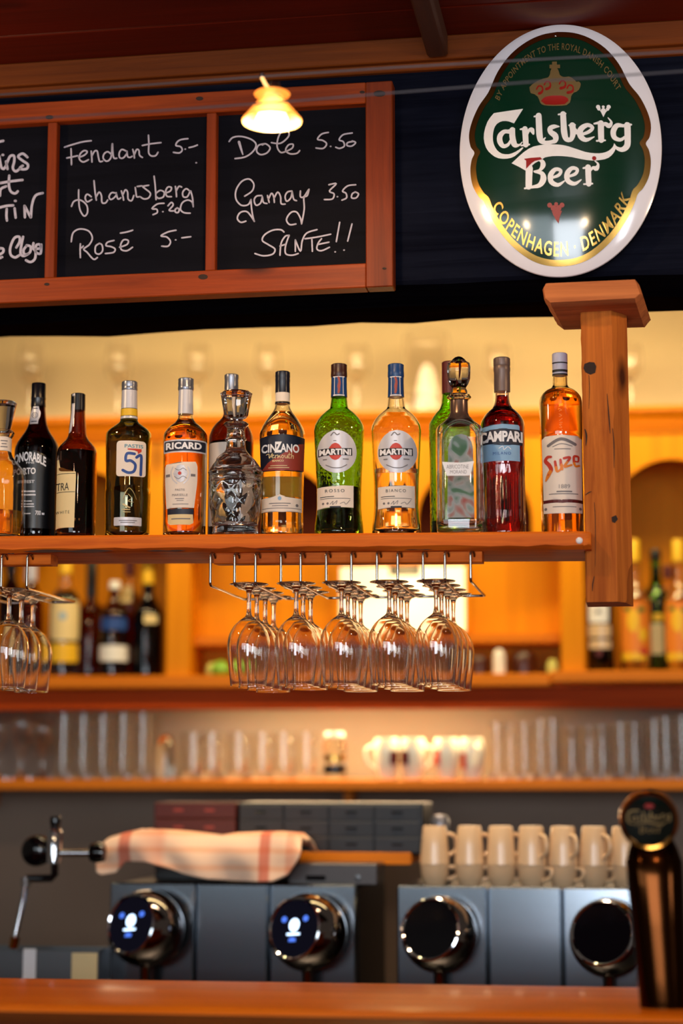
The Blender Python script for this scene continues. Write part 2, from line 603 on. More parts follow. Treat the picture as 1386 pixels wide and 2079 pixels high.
def text(mb, s, x0, y0, x1, y1, mp, d=0.0, mi=0, bold=0.02, space=1.0, slices=0, warp=None):
    """lettering filling a drawing box (y down); slices cuts long faces so that it follows a curve"""
    V, Fs, asp = text2d(s, bold, space)
    bm = bmesh.new()
    vs = [bm.verts.new((p[0], p[1], 0)) for p in V]
    for f in Fs:
        try:
            bm.faces.new([vs[i] for i in f])
        except ValueError:
            pass
    for i in range(1, slices):
        bmesh.ops.bisect_plane(bm, geom=bm.verts[:] + bm.edges[:] + bm.faces[:], plane_co=(i / slices, 0, 0), plane_no=(1, 0, 0))
    bm.verts.index_update()
    out = []
    for q in bm.verts:
        x, y = q.co.x, q.co.y
        if warp:
            X, Y = warp(x, y)
        else:
            X, Y = x0 + (x1 - x0) * x, y1 + (y0 - y1) * y
        out.append(mp(X, Y, d))
    mb.add(out, [[q.index for q in f.verts] for f in bm.faces], mi)
    bm.free()

# ------------------------------------------------------------------ bottles
class Bottle:
    """a turned bottle on a shelf; px(x) / pz(y) turn photograph measures into metres on its axis"""
    def __init__(s, fr, name, label, cx, w, base, prof, glass, cap=None, group=None, t=0.0028, level=None,
                 liquid=None, seg=56, cat='bottle', rf=None, solid_base=0.007, inner_rf=True):
        ymid = sum(p[0] for p in prof) / len(prof)
        u, _ = fr.hit(cx, ymid, w)
        zb = base(u) + .0007 if callable(base) else base
        p0 = fr.world(u, w, zb)
        s.fr, s.u, s.w, s.zb, s.cx = fr, u, w, zb, cx
        s.k = F_PX / depth(fr.world(u, w, fr.hit(cx, ymid, w)[1]))
        s.o = thing(name, label, cat, p0, -math.atan2(p0.x, p0.y), group)
        pts = smooth_prof(prof)
        s.P = [(s.pz(y), r / s.k) for y, r in pts]
        if s.P[-1][0] > 0.0015:
            s.P.append((0.0, s.P[-1][1]))
        else:
            s.P = [p for p in s.P if p[0] > 0.0015] + [(0.0, s.P[-1][1])]
        s.t = t
        rb = s.P[-1][1]
        up = s.P[::-1]                        # bottom to top
        out = [(0, 0.0012), (rb * 0.55, 0.0012), (rb - 0.004, 0.0)] + [(rb, 0.004)] + [(r, z) for z, r in up if z > 0.006]
        inn = [(max(r - t, 0.003), z) for z, r in up if z > solid_base + 0.004]
        ib = [(0, solid_base), (max(rb - t - 0.006, 0.002), solid_base)]
        prf = out + inn[::-1] + ib[::-1]
        m = MB()
        if inner_rf:
            m.lathe(prf, seg, rf=rf)
        else:
            m.lathe(out + inn[-1:], seg, rf=rf)
            m.lathe(inn[::-1] + ib[::-1], seg)
        s.body = m.build('glass_body', glass, s.o, 50)
        if liquid:
            zl = s.pz(level)
            g = t + 0.0004
            pr = [(0, solid_base + 0.0005), (max(rb - g - 0.006, 0.002), solid_base + 0.0005)]
            pr += [(max(r - g, 0.003), z) for z, r in up if solid_base + 0.005 < z < zl]
            rl = max(s.rad(zl) - g, 0.003)
            pr += [(rl, zl), (0, zl)]
            m = MB()
            m.lathe(pr, seg, rf=rf)
            m.build('liquid', liquid, s.o, 50)
    def pz(s, y):
        return s.fr.hit(s.cx, y, s.w)[1] - s.zb
    def px(s, x):
        return (x - s.cx) / s.k
    def rad(s, z):
        zs = [p[0] for p in s.P][::-1]; rs = [p[1] for p in s.P][::-1]
        return float(np.interp(z, zs, rs))
    def mp(s, eps=0.0006):
        def f(x, y, d):
            z = s.pz(y); X = s.px(x); r = s.rad(z) + eps + d
            X = max(-r * 0.995, min(r * 0.995, X))
            return (X, -math.sqrt(r * r - X * X), z)
        return f
    def turned(s, name, prof, mat, seg=40, parent=None, cap_bottom=True, cap_top=True, rf=None):
        """a cap, collar or foil: (y, half width) in photograph measures"""
        p = [(h / s.k, s.pz(y)) for y, h in prof]
        if cap_top:
            p = [(0, p[0][1])] + p
        if cap_bottom:
            p = p + [(0, p[-1][1])]
        m = MB()
        m.lathe(p, seg, rf=rf)
        return m.build(name, mat, parent or s.o, 35)
    def band(s, name, poly, mat, parent=None, eps=0.0005, ny=14, nx=18):
        """paper on the round glass: a polygon in photograph measures, one span per row"""
        f = s.mp(eps)
        m = MB()
        rows_label(m, poly, f, ny, nx)
        return m.build(name, mat, parent or s.o, 60, recalc=False)
    def letters(s, name, mat, items, parent, eps=0.0011):
        f = s.mp(eps)
        m = MB()
        for it in items:
            if it[0] == 't':
                _, st, x0, y0, x1, y1 = it[:6]
                kw = it[6] if len(it) > 6 else {}
                kw = dict(kw)
                kw.setdefault('slices', max(2, int((x1 - x0) / 4)))
                text(m, st, x0, y0, x1, y1, f, **kw)
            elif it[0] == 'r':
                ribbon(m, it[1], it[2], f, n=it[3] if len(it) > 3 else 5)
            elif it[0] == 'p':
                rows_label(m, it[1], f, 6, 8)
            elif it[0] == 'l':               # lines of small print
                _, x0, y0, x1, y1 = it
                n = max(2, int((x1 - x0) / 4))
                rows_label(m, [(x0, y0), (x1, y0), (x1, y1), (x0, y1)], f, 1, n)
        return m.build(name, mat, parent, 0, recalc=False)

def rows_label(m, poly, f, ny, nx):
    ys = [p[1] for p in poly]
    y0, y1 = min(ys), max(ys)
    lv = sorted(set([y0 + (y1 - y0) * (0.5 - 0.5 * math.cos(math.pi * i / ny)) for i in range(ny + 1)] + list(ys))) if ny > 1 else [y0, y1]
    e = (y1 - y0) * 1e-5
    v, rows = [], []
    for y in lv:
        yy = min(max(y, y0 + e), y1 - e)
        xs = []
        for i in range(len(poly)):
            a, b = poly[i], poly[(i + 1) % len(poly)]
            if (a[1] - yy) * (b[1] - yy) < 0:
                xs.append(a[0] + (b[0] - a[0]) * (yy - a[1]) / (b[1] - a[1]))
        if len(xs) < 2:
            continue
        a, b = min(xs), max(xs)
        rows.append(len(v))
        for j in range(nx + 1):
            v.append(f(a + (b - a) * j / nx, y, 0))
    q = []
    for i in range(len(rows) - 1):
        for j in range(nx):
            q.append((rows[i] + j, rows[i + 1] + j, rows[i + 1] + j + 1, rows[i] + j + 1))
    m.add(v, q)

def rrect(x0, y0, x1, y1, r=4, n=4):
    o = []
    for cx, cy, a0 in ((x1 - r, y0 + r, -90), (x1 - r, y1 - r, 0), (x0 + r, y1 - r, 90), (x0 + r, y0 + r, 180)):
        for i in range(n + 1):
            a = R(a0 + 90 * i / n)
            o.append((cx + r * math.cos(a), cy + r * math.sin(a)))
    return o

def circ(cx, cy, r, n=36, ry=None):
    return [(cx + r * math.cos(2 * math.pi * (i + .5) / n), cy + (ry or r) * math.sin(2 * math.pi * (i + .5) / n)) for i in range(n)]

def knurl(n, d):
    return lambda a, r, z: r * (1 + d * math.cos(n * a))

# ------------------------------------------------------------------ the setting: floor, ceiling, beam, trim
m = MB(); m.box(-4, 4, -4, 6.4, -0.1, 0)
struct(m.build('floor', 'ceiling_wood'))

_, z_trim_top = FR.hit(0, 128, -0.075)
_, z_trim_bot = FR.hit(0, 190, -0.075)
m = MB()
for i in range(16):                      # boards of the ceiling
    w0 = -3.2 + i * 0.2
    m.box(-2.4, 2.6, w0 + 0.001, w0 + 0.199, z_trim_top, z_trim_top + 0.03, 0.004, seg=1)
struct(FR.put(m.build('ceiling', 'ceiling_wood')))

m = MB(); m.box(-2.2, 2.2, -0.072, -0.02, z_trim_bot + 0.016, z_trim_top, 0.003)
m.box(-2.2, 2.2, -0.062, -0.02, z_trim_bot, z_trim_bot + 0.0165, 0.003)
struct(FR.put(m.build('trim_1', 'trim_wood')))

_, z_beam_bot = FR.hit(1386, 553, -0.05)
rnd = random.Random(3)
secs = []
for i in range(41):
    u = -2.2 + i * 0.11
    j = [rnd.uniform(-1, 1) for _ in range(8)]
    secs.append([(u, -0.05, z_trim_top), (u, -0.05, z_beam_bot + .008 + j[0] * .001), (u, -0.042 + j[1] * .002, z_beam_bot + j[2] * .002),
                 (u, 0.12 + j[3] * .004, z_beam_bot + j[4] * .003), (u, 0.26 + j[5] * .008, z_beam_bot + .003 + j[6] * .004),
                 (u, 0.285 + j[5] * .008, z_beam_bot + .03), (u, 0.285, z_trim_top)])
m = MB(); m.loft(secs)
bo = m.build('beam_wall', ['beam_paint', 'beam_under'], smooth=30)
for p in bo.data.polygons:
    if p.normal.z < -0.5 and p.center.y > 0.10:
        p.material_index = 1
bo.name = 'wall_front'
struct(FR.put(bo))

uj, _ = FR.hit(888, 100, -0.08)
_, zj = FR.hit(888, 117, -0.08)
m = MB(); m.box(uj - 0.020, uj + 0.020, -2.6, -0.08, zj, z_trim_top - 0.001, 0.005)
struct(FR.put(m.build('trim_2', 'joist_wood')))

# ------------------------------------------------------------------ bottle shelf, post, block
WS = -0.10
WP = -0.062
ul, _ = FR.hit(1183, 900, WP); ur, _ = FR.hit(1251, 900, WP)
uL, zL = FR.hit(0, 1088, WS)
uR, zR = FR.hit(1190, 1078, WS)
def shelf_top(u):
    return zL + (zR - zL) * (u - uL) / (uR - uL)
u_end, _ = FR.hit(1199, 1095, WS)
TH = 0.0325
shelf = thing('bottle_shelf', 'long rough larch shelf hanging on the post, carrying the front row of bottles', 'shelf', FR.world(0, 0, 0), -FR.th)
rnd = random.Random(11)
secs = []
us = list(np.linspace(-1.0, ul - 0.002, 44)) + [ul - 0.0015, u_end - 0.012, u_end - 0.004, u_end]
for i, u in enumerate(us):
    z = shelf_top(u)
    j = [rnd.uniform(-1, 1) for _ in range(6)]
    e = 0.006 if i == len(us) - 1 else (0.002 if i == len(us) - 2 else 0)
    wb_ = 0.10 if u < ul - 0.0018 else WP - .0015
    secs.append([(u, WS + .004 + e, z - e * .4), (u, wb_, z), (u, wb_, z - TH), (u, WS + .012 + j[0] * .003, z - TH + j[1] * .001),
                 (u, WS + .001 + e + j[2] * .001, z - TH + .007 + j[3] * .002), (u, WS + e + j[4] * .0005, z - .004)])
m = MB(); m.loft(secs)
m.build('board', 'shelf_wood', shelf, 30)
u_, z_ = FR.hit(1175.5, 1097, WS - 0.002)
m = MB()
m.lathe([(0, 0.003), (0.004, 0.0025), (0.0058, 0.001), (0.0062, 0.0)], 20)
so = m.build('screw_cover', 'white', shelf, 50)
so.location = (u_, WS + 0.0006, z_); so.rotation_euler = (math.pi / 2, 0, 0)
# torn bark hollows under the front edge
m = MB()
def edge_scar(x0, x1, yc, h):
    pts = []
    n = 18
    for k in range(n + 1):
        t = k / n
        pts.append((x0 + (x1 - x0) * t, yc - 0.0085 * (x0 + (x1 - x0) * t) - h * math.sin(math.pi * t) * (0.5 + .3 * math.sin(9 * t))))
    for k in range(n, -1, -1):
        t = k / n
        pts.append((x0 + (x1 - x0) * t, yc - 0.0085 * (x0 + (x1 - x0) * t) + h * math.sin(math.pi * t) * (0.6 + .3 * math.cos(7 * t))))
    def f(x, y, d):
        u, z = FR.hit(x, y, WS - 0.0012)
        return (u, WS - 0.0012, z)
    m = MB(); flatpoly(m, pts, f); m.build('bark_scar', 'bark', shelf, 0, recalc=False)
M['bark'] = pm('torn_bark_hollow', (52, 24, 12), 0.9, noise=0.3, nscale=80)
edge_scar(46, 232, 1120, 7); edge_scar(296, 378, 1121, 3.5); edge_scar(14, 30, 1124, 2); edge_scar(820, 880, 1123, 1.8); edge_scar(520, 560, 1120, 2)

_, z_pt = FR.hit(1215, 628, WP)
_, z_pb = FR.hit(1222, 1222, WP)
uc = (ul + ur) / 2
post = thing('shelf_post', 'rough square wooden post with a chamfered corner holding the right end of the bottle shelf', 'post', FR.world(uc, 0, 0), -FR.th)
hw = (ur - ul) / 2
rnd = random.Random(5)
secs = []
zs = list(np.linspace(z_pb + 0.10, z_pt, 26))
def psec(z, ch, j):
    q = 0.0006
    return [(-hw + j[0] * q, WP + .003, z), (-hw + .003, WP + j[1] * q, z), (hw - .004 + j[2] * .0012, WP + j[3] * q, z),
            (hw + ch, WP + .003 + ch * 1.55 + j[4] * .001, z), (hw + .024, WP + .10, z), (-hw, WP + .10, z)]
for z, ch in ((z_pb, .010), (z_pb + .006, .0125), (z_pb + .04, .0135), (z_pb + .062, .017), (z_pb + .075, .023)):
    secs.append(psec(z, ch, [0] * 5))
for z in zs:
    secs.append(psec(z, .024, [rnd.uniform(-1, 1) for _ in range(5)]))
m = MB(); m.loft(secs)
m.build('upright', 'post_wood', post, 25)
# big knots and cracks in the post
M['knot'] = pm('dark_knot', (44, 26, 18), 0.85, noise=0.4, nscale=120)
def postf(x, y, d):
    u, z = FR.hit(x, y, WP)
    return (u - uc, WP - 0.0009, z)
m = MB(); flatpoly(m, [(1186, 739), (1196, 735), (1206, 736), (1210, 744), (1208, 757), (1198, 761), (1188, 756), (1184, 748)], postf); m.build('knot', 'knot', post, 0, recalc=False)
for pts in ([(1195, 762, 1), (1196, 790, 1.2), (1195, 830, .6)], [(1187, 872, 2), (1190, 885, 3.5), (1189, 905, 1)], [(1232, 800, 1), (1236, 850, 2.4), (1238, 880, 1)],
            [(1243, 870, 1), (1246, 905, 2), (1246, 950, .8)], [(1188, 1005, 1.2), (1195, 1000, 2), (1200, 998, 1)], [(1206, 1170, 1), (1203, 1185, 2), (1202, 1200, 1)],
            [(1206, 1020, .8), (1208, 1060, 1.2), (1208, 1150, .6)]):
    m = MB(); ribbon(m, pts, 1, postf); m.build('crack', 'knot', post, 0, recalc=False)
m = MB(); flatpoly(m, [(1241, 1050), (1250, 1046), (1254, 1054), (1248, 1062), (1242, 1060)], postf)
m.build('knot', 'knot', post, 0, recalc=False)

WB = -0.128
bl, _ = FR.hit(1099, 600, WB); br, _ = FR.hit(1304, 600, WB)
_, zb0 = FR.hit(1200, 614, WB); _, zb1 = FR.hit(1200, 567, WB)
bd = 0.22
rnd = random.Random(9)
secs = []
for i in range(15):
    t = i / 14
    w = WB + bd * t
    e = 0.004 if i in (0, 14) else 0
    sk = 0.018 * t
    j = [rnd.uniform(-.0012, .0012) for _ in range(8)]
    L_, R_ = bl - uc + sk, br - uc + sk
    secs.append([(L_ + .006 + e, w, zb1 - e), (L_ + e, w, zb1 - .012 + j[0]), (L_ + .003 + e, w, zb0 + .012 + j[1]), (L_ + .016, w, zb0 + e + j[2]),
                 (R_ - .014, w, zb0 + e + j[3]), (R_ - e - .001, w, zb0 + .014 + j[4]), (R_ - .007 - e, w, zb1 - .010 + j[5]), (R_ - .014, w, zb1 - e)])
m = MB(); m.loft(secs)
m.build('bearing_block', 'block_wood', post, 25)

# ------------------------------------------------------------------ blackboard menu
WF = -0.092
uo, zt = FR.hit(796, 163, WF)
_, zbm = FR.hit(800, 581, WF)
bu = lambda x, y=380, w=WF: FR.hit(x, y, w)[0]
_, z_ri = FR.hit(744, 209, WF)          # lower edge of the top rail
_, z_bi = FR.hit(742, 534, WF)          # upper edge of the bottom rail
uleft = bu(-150)
board = thing('menu_blackboard', 'wooden framed blackboard with three black panels of chalked wine prices', 'blackboard', FR.world(uo, 0, zbm), -FR.th)
def bb(m, x0, x1, y0, y1, z0, z1, bev=.002):
    m.box(x0 - uo, x1 - uo, y0, y1, z0 - zbm, z1 - zbm, bev)
FB = WF + 0.038
m = MB(); bb(m, uleft, uo - .052, WF, FB, z_ri, zt); m.build('top_rail', 'frame_wood', board, 30)
m = MB(); bb(m, uleft, uo - .052, WF, FB, zbm, z_bi); m.build('bottom_rail', 'frame_wood', board, 30)
m = MB(); bb(m, uo - .0525, uo, WF, FB, zbm, zt); m.build('stile', 'frame_wood_v_shaded', board, 30)
for x0, x1 in ((417, 437), (93, 112)):
    m = MB(); bb(m, bu(x0), bu(x1), WF + .003, FB, z_bi, z_ri, .0015); m.build('mullion', 'frame_wood_v_shaded', board, 30)
WPN = WF + 0.022
for x0, x1 in ((-150, 100), (105, 425), (430, 760)):
    m = MB(); bb(m, bu(x0), bu(x1), WPN, WPN + .012, z_bi - .012, z_ri + .012, 0); m.build('panel', 'slate', board, 30)
m = MB()
def boardf(w):
    def f(x, y, d):
        u, z = FR.hit(x, y, w)
        return (u - uo, w, z - zbm)
    return f
bfk = boardf(WF - 0.0008)
for cx, cy, r in ((735, 187, 5), (770, 190, 11), (780, 545, 4), (412, 562, 9), (405, 200, 7), (100, 238, 7), (95, 577, 5)):
    m = MB(); flatpoly(m, [(p[0] * 1, p[1]) for p in circ(cx, cy, r * 1.1, 12, r * .6)], bfk)
    m.build('knot', 'knot', board, 0, recalc=False)
# chalk
CH = {}
CH[2] = (110, 240, 4.331, 14, [
 [(90,255),(160,232),(250,208),(325,198)], [(148,268),(150,330),(152,408)], [(110,350),(160,340),(205,330)],
 [(215,345),(265,325),(290,295),(262,285),(228,315),(222,360),(255,385),(300,365)],
 [(325,290),(330,340),(332,385)], [(332,330),(355,290),(378,290),(388,340),(400,380),(425,378)],
 [(505,320),(470,295),(438,315),(432,355),(465,378),(500,340),(510,225)], [(512,225),(515,300),(525,350),(550,352)],
 [(635,290),(595,275),(572,305),(575,345),(605,350),(635,315),(640,290)], [(640,290),(645,335),(665,345),(685,335)],
 [(690,275),(700,310),(705,350)], [(705,320),(725,275),(745,285),(750,325),(775,345)],
 [(828,150),(832,230),(830,300),(850,330),(890,330),(912,300)], [(775,240),(850,225),(938,215)],
 [(1175,180),(1115,188),(1082,208),(1070,240),(1110,250),(1125,280),(1100,305),(1048,300)], [(1152,272)], [(1185,258),(1222,250),(1258,236)], [(1248,392)],
 [(215,630),(215,700),(225,800),(262,860),(292,830),(285,765),(230,720),(175,730),(152,775)],
 [(325,690),(290,668),(272,700),(290,735),(330,715)], [(350,550),(358,640),(370,720)], [(370,690),(395,650),(415,680),(420,740),(450,745),(470,720)],
 [(545,660),(505,655),(482,690),(500,715),(540,685),(545,655)], [(545,660),(560,710),(585,700)],
 [(590,640),(605,690),(610,720)], [(605,670),(625,630),(645,650),(650,710),(680,725),(700,680)], [(712,610),(718,650),(725,690),(750,690)],
 [(830,590),(780,600),(800,620),(845,660),(830,700),(790,710),(755,690)], [(730,600),(770,595)],
 [(878,510),(888,600),(895,715)], [(895,660),(930,635),(965,650),(960,690),(920,705),(898,690)],
 [(975,660),(1020,640),(1030,610),(1000,605),(980,640),(990,685),(1030,690)], [(1065,600),(1072,650),(1075,690)], [(1072,640),(1095,600),(1120,605)],
 [(1190,640),(1160,620),(1130,650),(1135,690),(1170,690),(1195,640)], [(1200,640),(1215,700),(1222,778)], [(1222,775),(1210,735),(1170,720),(1125,745),(1110,800),(1140,830),(1195,835)],
 [(965,748),(905,755),(860,795),(900,800),(905,830),(868,848)], [(955,822)], [(1000,770),(1030,740),(1045,765),(1010,810),(1050,815)], [(1085,790),(1065,800),(1065,825),(1090,828),(1098,800),(1080,788)],
 [(150,1085),(165,1010),(220,975),(300,990),(335,1050),(310,1110),(260,1150),(290,1180),(345,1240),(380,1225)], [(230,1105),(228,1160),(230,1225)], [(255,1125),(240,1140)],
 [(400,1100),(365,1125),(362,1180),(395,1195),(425,1165),(420,1115),(395,1100)], [(525,1075),(470,1090),(455,1120),(500,1130),(535,1150),(520,1180),(450,1190)],
 [(575,1135),(640,1110),(650,1075),(610,1070),(585,1110),(590,1155),(640,1165),(688,1135)], [(582,1010),(640,1000),(690,985)],
 [(1070,985),(1000,1000),(938,1035),(990,1045),(1022,1085),(1000,1125),(945,1125)], [(1068,1070)], [(1122,1052),(1200,1042)]])
CH[3] = (440, 240, 4.331, 14, [
 [(108,205),(140,170),(210,160),(300,185),(345,230),(320,290),(250,340),(160,355)], [(195,210,24),(210,260,20),(228,318,12)],
 [(415,225),(365,240),(350,290),(385,320),(440,305),(468,260),(430,225),(400,235)], [(480,215),(560,220),(630,160),(625,110),(580,105),(540,170),(530,250),(560,300),(600,295)],
 [(600,295),(660,265),(670,230),(630,235),(605,280),(640,312),(700,310),(728,285)],
 [(980,125),(920,140),(885,185),(930,195),(965,225),(935,265),(872,262)], [(1000,248)], [(1190,130),(1110,145),(1075,190),(1110,205),(1120,245),(1080,265),(1045,255)],
 [(1195,205),(1150,215),(1145,240),(1185,245),(1220,215),(1190,200)],
 [(245,685),(310,640),(325,580),(285,535),(220,555),(170,630),(168,710),(215,765),(275,760),(300,715)], [(300,715),(305,790),(318,870),(330,908)], [(330,908),(300,860),(260,820),(205,830),(180,880),(210,915),(255,905)],
 [(395,680),(350,685),(328,720),(345,765),(385,745),(400,690)], [(400,690),(410,740),(440,750)], [(445,680),(455,720),(460,740)], [(455,710),(480,660),(500,690),(505,740)],
 [(505,700),(535,650),(560,690),(565,750),(600,755)], [(660,640),(620,650),(600,690),(615,730),(650,700),(662,645)], [(662,645),(675,710),(700,725)],
 [(735,640),(735,690),(765,690),(805,630)], [(810,625),(795,680),(765,700),(768,800),(745,930)], [(745,930),(735,880),(700,825),(650,830),(612,890),(640,935),(695,930)],
 [(985,585),(1050,575),(990,640),(1030,665),(1015,710),(945,715)], [(1060,690)], [(1220,585),(1150,595),(1105,640),(1135,660),(1140,700),(1100,720)], [(1215,650),(1190,665),(1185,700),(1225,700),(1245,665),(1215,648)],
 [(590,1000),(560,980),(490,985),(420,1025),(400,1075),(450,1110),(510,1150),(490,1195),(410,1210),(335,1190)],
 [(555,1205),(565,1100),(600,1040),(630,1030)], [(555,1125),(600,1110)], [(635,1030),(605,1120),(605,1190),(660,1205),(715,1190)],
 [(690,1170),(690,1070)], [(690,1070),(735,1170),(750,1080),(790,1010),(880,980)], [(775,1060),(880,1045),(1000,1020)], [(835,1060),(840,1170)],
 [(920,1060),(890,1100),(880,1150),(920,1165),(990,1135)], [(890,1110),(985,1090)], [(1080,915),(1050,1085)], [(1040,1175)], [(1188,930),(1150,1080)], [(1118,1160)]])
CH[1] = (0, 260, 6.93, 36, [
 [(-90,240),(-30,200),(45,180)], [(-10,400),(15,540),(50,575),(85,530)], [(85,470),(105,575)], [(95,500),(140,400),(195,390),(200,470),(180,560),(220,610),(280,570)], [(40,378)],
 [(385,410),(320,360),(255,400),(320,460),(390,510),(380,570),(310,580),(280,560),(320,530)], [(0,775),(150,750),(315,730)], [(130,670),(125,800),(150,890),(210,920),(250,890)],
 [(0,950),(10,860),(85,820)], [(-20,1122),(90,1095),(185,1088)], [(95,1140),(90,1230),(98,1300)], [(205,1130),(220,1260)], [(215,1025)], [(350,1255),(345,1095)], [(350,1100),(430,1255)], [(435,1255),(450,1080),(500,950),(600,915)],
 [(-30,1790),(40,1750),(45,1700),(0,1690)], [(-20,1835),(30,1815)], [(230,1680),(275,1600),(270,1530),(200,1550),(145,1680),(150,1780),(210,1820),(270,1790)],
 [(325,1530),(300,1650),(290,1760),(330,1800),(400,1770)], [(370,1660),(330,1720),(350,1780),(420,1750),(430,1670),(375,1650)], [(470,1620),(465,1690),(500,1740),(490,1840),(430,1885),(365,1860)],
 [(500,1700),(570,1690),(560,1640),(510,1650),(500,1740),(570,1765),(580,1640)]])
bfc = boardf(WPN - 0.0006)
PRX = {(2, 0): 1000, (2, 2): 900, (3, 0): 850, (3, 1): 900}
PRT = {(2, 0): '5.- after Fendant', (2, 2): '5.- after Rosé', (3, 0): '5.50 after Dole', (3, 1): '3.50 after Gamay'}
LIM = {1: (650, 960, 1350), 2: (470, 900), 3: (420, 935)}
for k, lb in ((1, ('chalk letters ins', 'chalk letters rt', 'chalk letters TiN', 'chalk word Closer')), (2, ('chalk word Fendant', 'chalk line Johannisberg 5.20', 'chalk word Rosé')), (3, ('chalk word Dole', 'chalk word Gamay', 'chalk line SANTE!!'))):
    ox, oy, sc, wd_, st = CH[k]
    lines = {}
    for s_ in st:
        ym = sum(p[1] for p in s_) / len(s_)
        xm = sum(p[0] for p in s_) / len(s_)
        r_ = sum(ym > q for q in LIM[k])
        lines.setdefault(r_ * 2 + ((k, r_) in PRX and xm > PRX[(k, r_)]), []).append(s_)
    for i in sorted(lines):
        m = MB()
        for s_ in lines[i]:
            ribbon(m, [(ox + p[0] / sc, oy + p[1] / sc, (p[2] if len(p) > 2 else wd_) / sc) for p in s_], 3, bfc)
        o = m.build('chalk_writing', 'chalk', board, 0, recalc=False)
        o['label'] = lb[i // 2] if i % 2 == 0 else 'chalked price ' + PRT[(k, i // 2)]

# ------------------------------------------------------------------ enamel beer sign
WG = -0.084
gu, gz = FR.hit(1136, 304, WG)
ga = (FR.hit(1340, 300, WG)[0] - FR.hit(931, 312, WG)[0]) / 2
gb = (FR.hit(1145, 48, WG)[1] - FR.hit(1130, 560, WG)[1]) / 2
sign = thing('beer_sign', 'large oval domed enamel sign, white rim around dark green, Carlsberg Beer lettering and crown', 'sign', FR.world(gu, WG, gz), -FR.th)
def dome(x, z):
    q = 1 - (x / ga) ** 2 - (z / gb) ** 2
    return 0.002 + 0.034 * max(q, 0) ** 0.8
def sgn(eps):
    def f(px, py, d):
        u, z = FR.hit(px, py, WG - 0.02)
        u, z = (u - gu), (z - gz)
        return (u, -(dome(u, z) + eps + d), z)
    return f
hf = [(0, -238), (32, -234), (64, -221), (96, -197), (122, -163), (139, -126), (147, -113), (163, -92), (177, -62), (183, -36), (180, -12), (172, 2), (178, 16), (181, 38), (177, 66), (165, 90), (154, 102), (146, 122), (128, 156), (100, 192), (66, 220), (34, 234), (0, 238)]
ring = [(x, y) for x, y in hf] + [(-x, y) for x, y in hf[-2:0:-1]]
def to_loc(x, y):
    return (x / 203 * ga, -y / 256 * gb)
ringO = spline([to_loc(*p) for p in ring] + [to_loc(*ring[0])], 4)[:-1]
NR = len(ringO)
ringI = []
for i in range(NR):
    x, z = ringO[i]
    n = math.hypot(x, z)
    k = 1 - 0.0115 / n
    ringI.append((x * k, z * k))
edge = []
for x, z in ringO:
    a = math.atan2(z / gb, x / ga)
    edge.append((ga * math.cos(a), gb * math.sin(a)))
def rings(mb, A, B, n, eps=0):
    v = []
    for j in range(n + 1):
        t = j / n
        for i in range(NR):
            x = A[i][0] * (1 - t) + B[i][0] * t; z = A[i][1] * (1 - t) + B[i][1] * t
            v.append((x, -(dome(x, z) + eps), z))
    f = []
    for j in range(n):
        for i in range(NR):
            i2 = (i + 1) % NR
            f.append((j * NR + i, j * NR + i2, (j + 1) * NR + i2, (j + 1) * NR + i))
    mb.add(v, f)
m = MB()
rings(m, ringO, edge, 5)
v = [(x, -dome(x, z), z) for x, z in edge] + [(x * 1.004, 0.001, z * 1.004) for x, z in edge] + [(x * .97, 0.004, z * .97) for x, z in edge]
m.add(v, [(a, (a + 1) % NR, (a + 1) % NR + NR, a + NR) for a in range(NR)] + [(a + NR, (a + 1) % NR + NR, (a + 1) % NR + 2 * NR, a + 2 * NR) for a in range(NR)])
m.build('white_rim', 'white_enamel', sign, 40, recalc=False)
m = MB(); rings(m, ringI, ringO, 2, 0.0008); m.build('gold_border', 'gold', sign, 60, recalc=False)
m = MB(); rings(m, [(x * .0005, z * .0005) for x, z in ringI], ringI, 26); m.build('green_field', 'green_enamel', sign, 60, recalc=False)
A1 = lambda p: (960 + p[0] / 3.96, 200 + p[1] / 3.96) + ((p[2] / 3.96,) if len(p) > 2 else ())
s1 = sgn(0.0012)
m = MB()
def P_(poly, f=s1, A=A1): flatpoly(m, [A(p) for p in poly], f, cut=9)
def S_(pts, f=s1, A=A1): ribbon(m, [A(p) for p in pts], 3, f, n=4)
P_([(405,100),(168,122),(138,155),(115,190),(98,235),(88,280),(86,320),(92,360),(105,398),(125,430),(150,455),(175,475),(205,489),(240,496),(275,497),(310,492),(338,480),(362,462),(388,440),(410,415),(398,412),(372,430),(345,445),(318,456),(290,462),(262,461),(235,455),(213,442),(195,425),(180,402),(168,375),(161,342),(160,310),(163,280),(170,250),(180,228),(195,210),(217,198),(240,192),(265,193),(290,198),(332,216)])
S_([(300,285,28),(255,278,34),(220,310,44),(218,355,44),(245,395,34),(285,385,26),(305,350,16)])
S_([(318,268,46),(320,330,48),(338,388,44),(375,392,16),(398,370,8)]); S_([(268,272,12),(335,262,14)])
S_([(385,266,14),(422,262,22)]); S_([(420,265,46),(425,330,46),(428,392,44)]); S_([(392,397,14),(455,391,14)]); S_([(440,310,14),(455,275,24),(476,275,40),(488,305,18)])
S_([(496,166,14),(545,160,16)]); S_([(530,160,48),(534,250,50),(538,320,50),(552,365,42),(600,382,26),(640,380,18)])
S_([(694,250,10),(655,250,34),(622,265,38),(628,295,42),(664,325,48),(662,365,38),(610,376,26),(560,372,26),(584,340,10)])
S_([(690,152,14),(745,145,16)]); S_([(726,148,46),(731,240,48),(736,300,50),(752,350,42),(790,352,36),(806,300,46),(800,240,50)]); S_([(775,240,14),(822,236,14)]); S_([(820,285,46),(850,305,24)])
S_([(860,318,20),(930,290,28),(962,255,28),(920,235,34),(868,270,46),(866,325,46),(910,355,34),(975,328,8)])
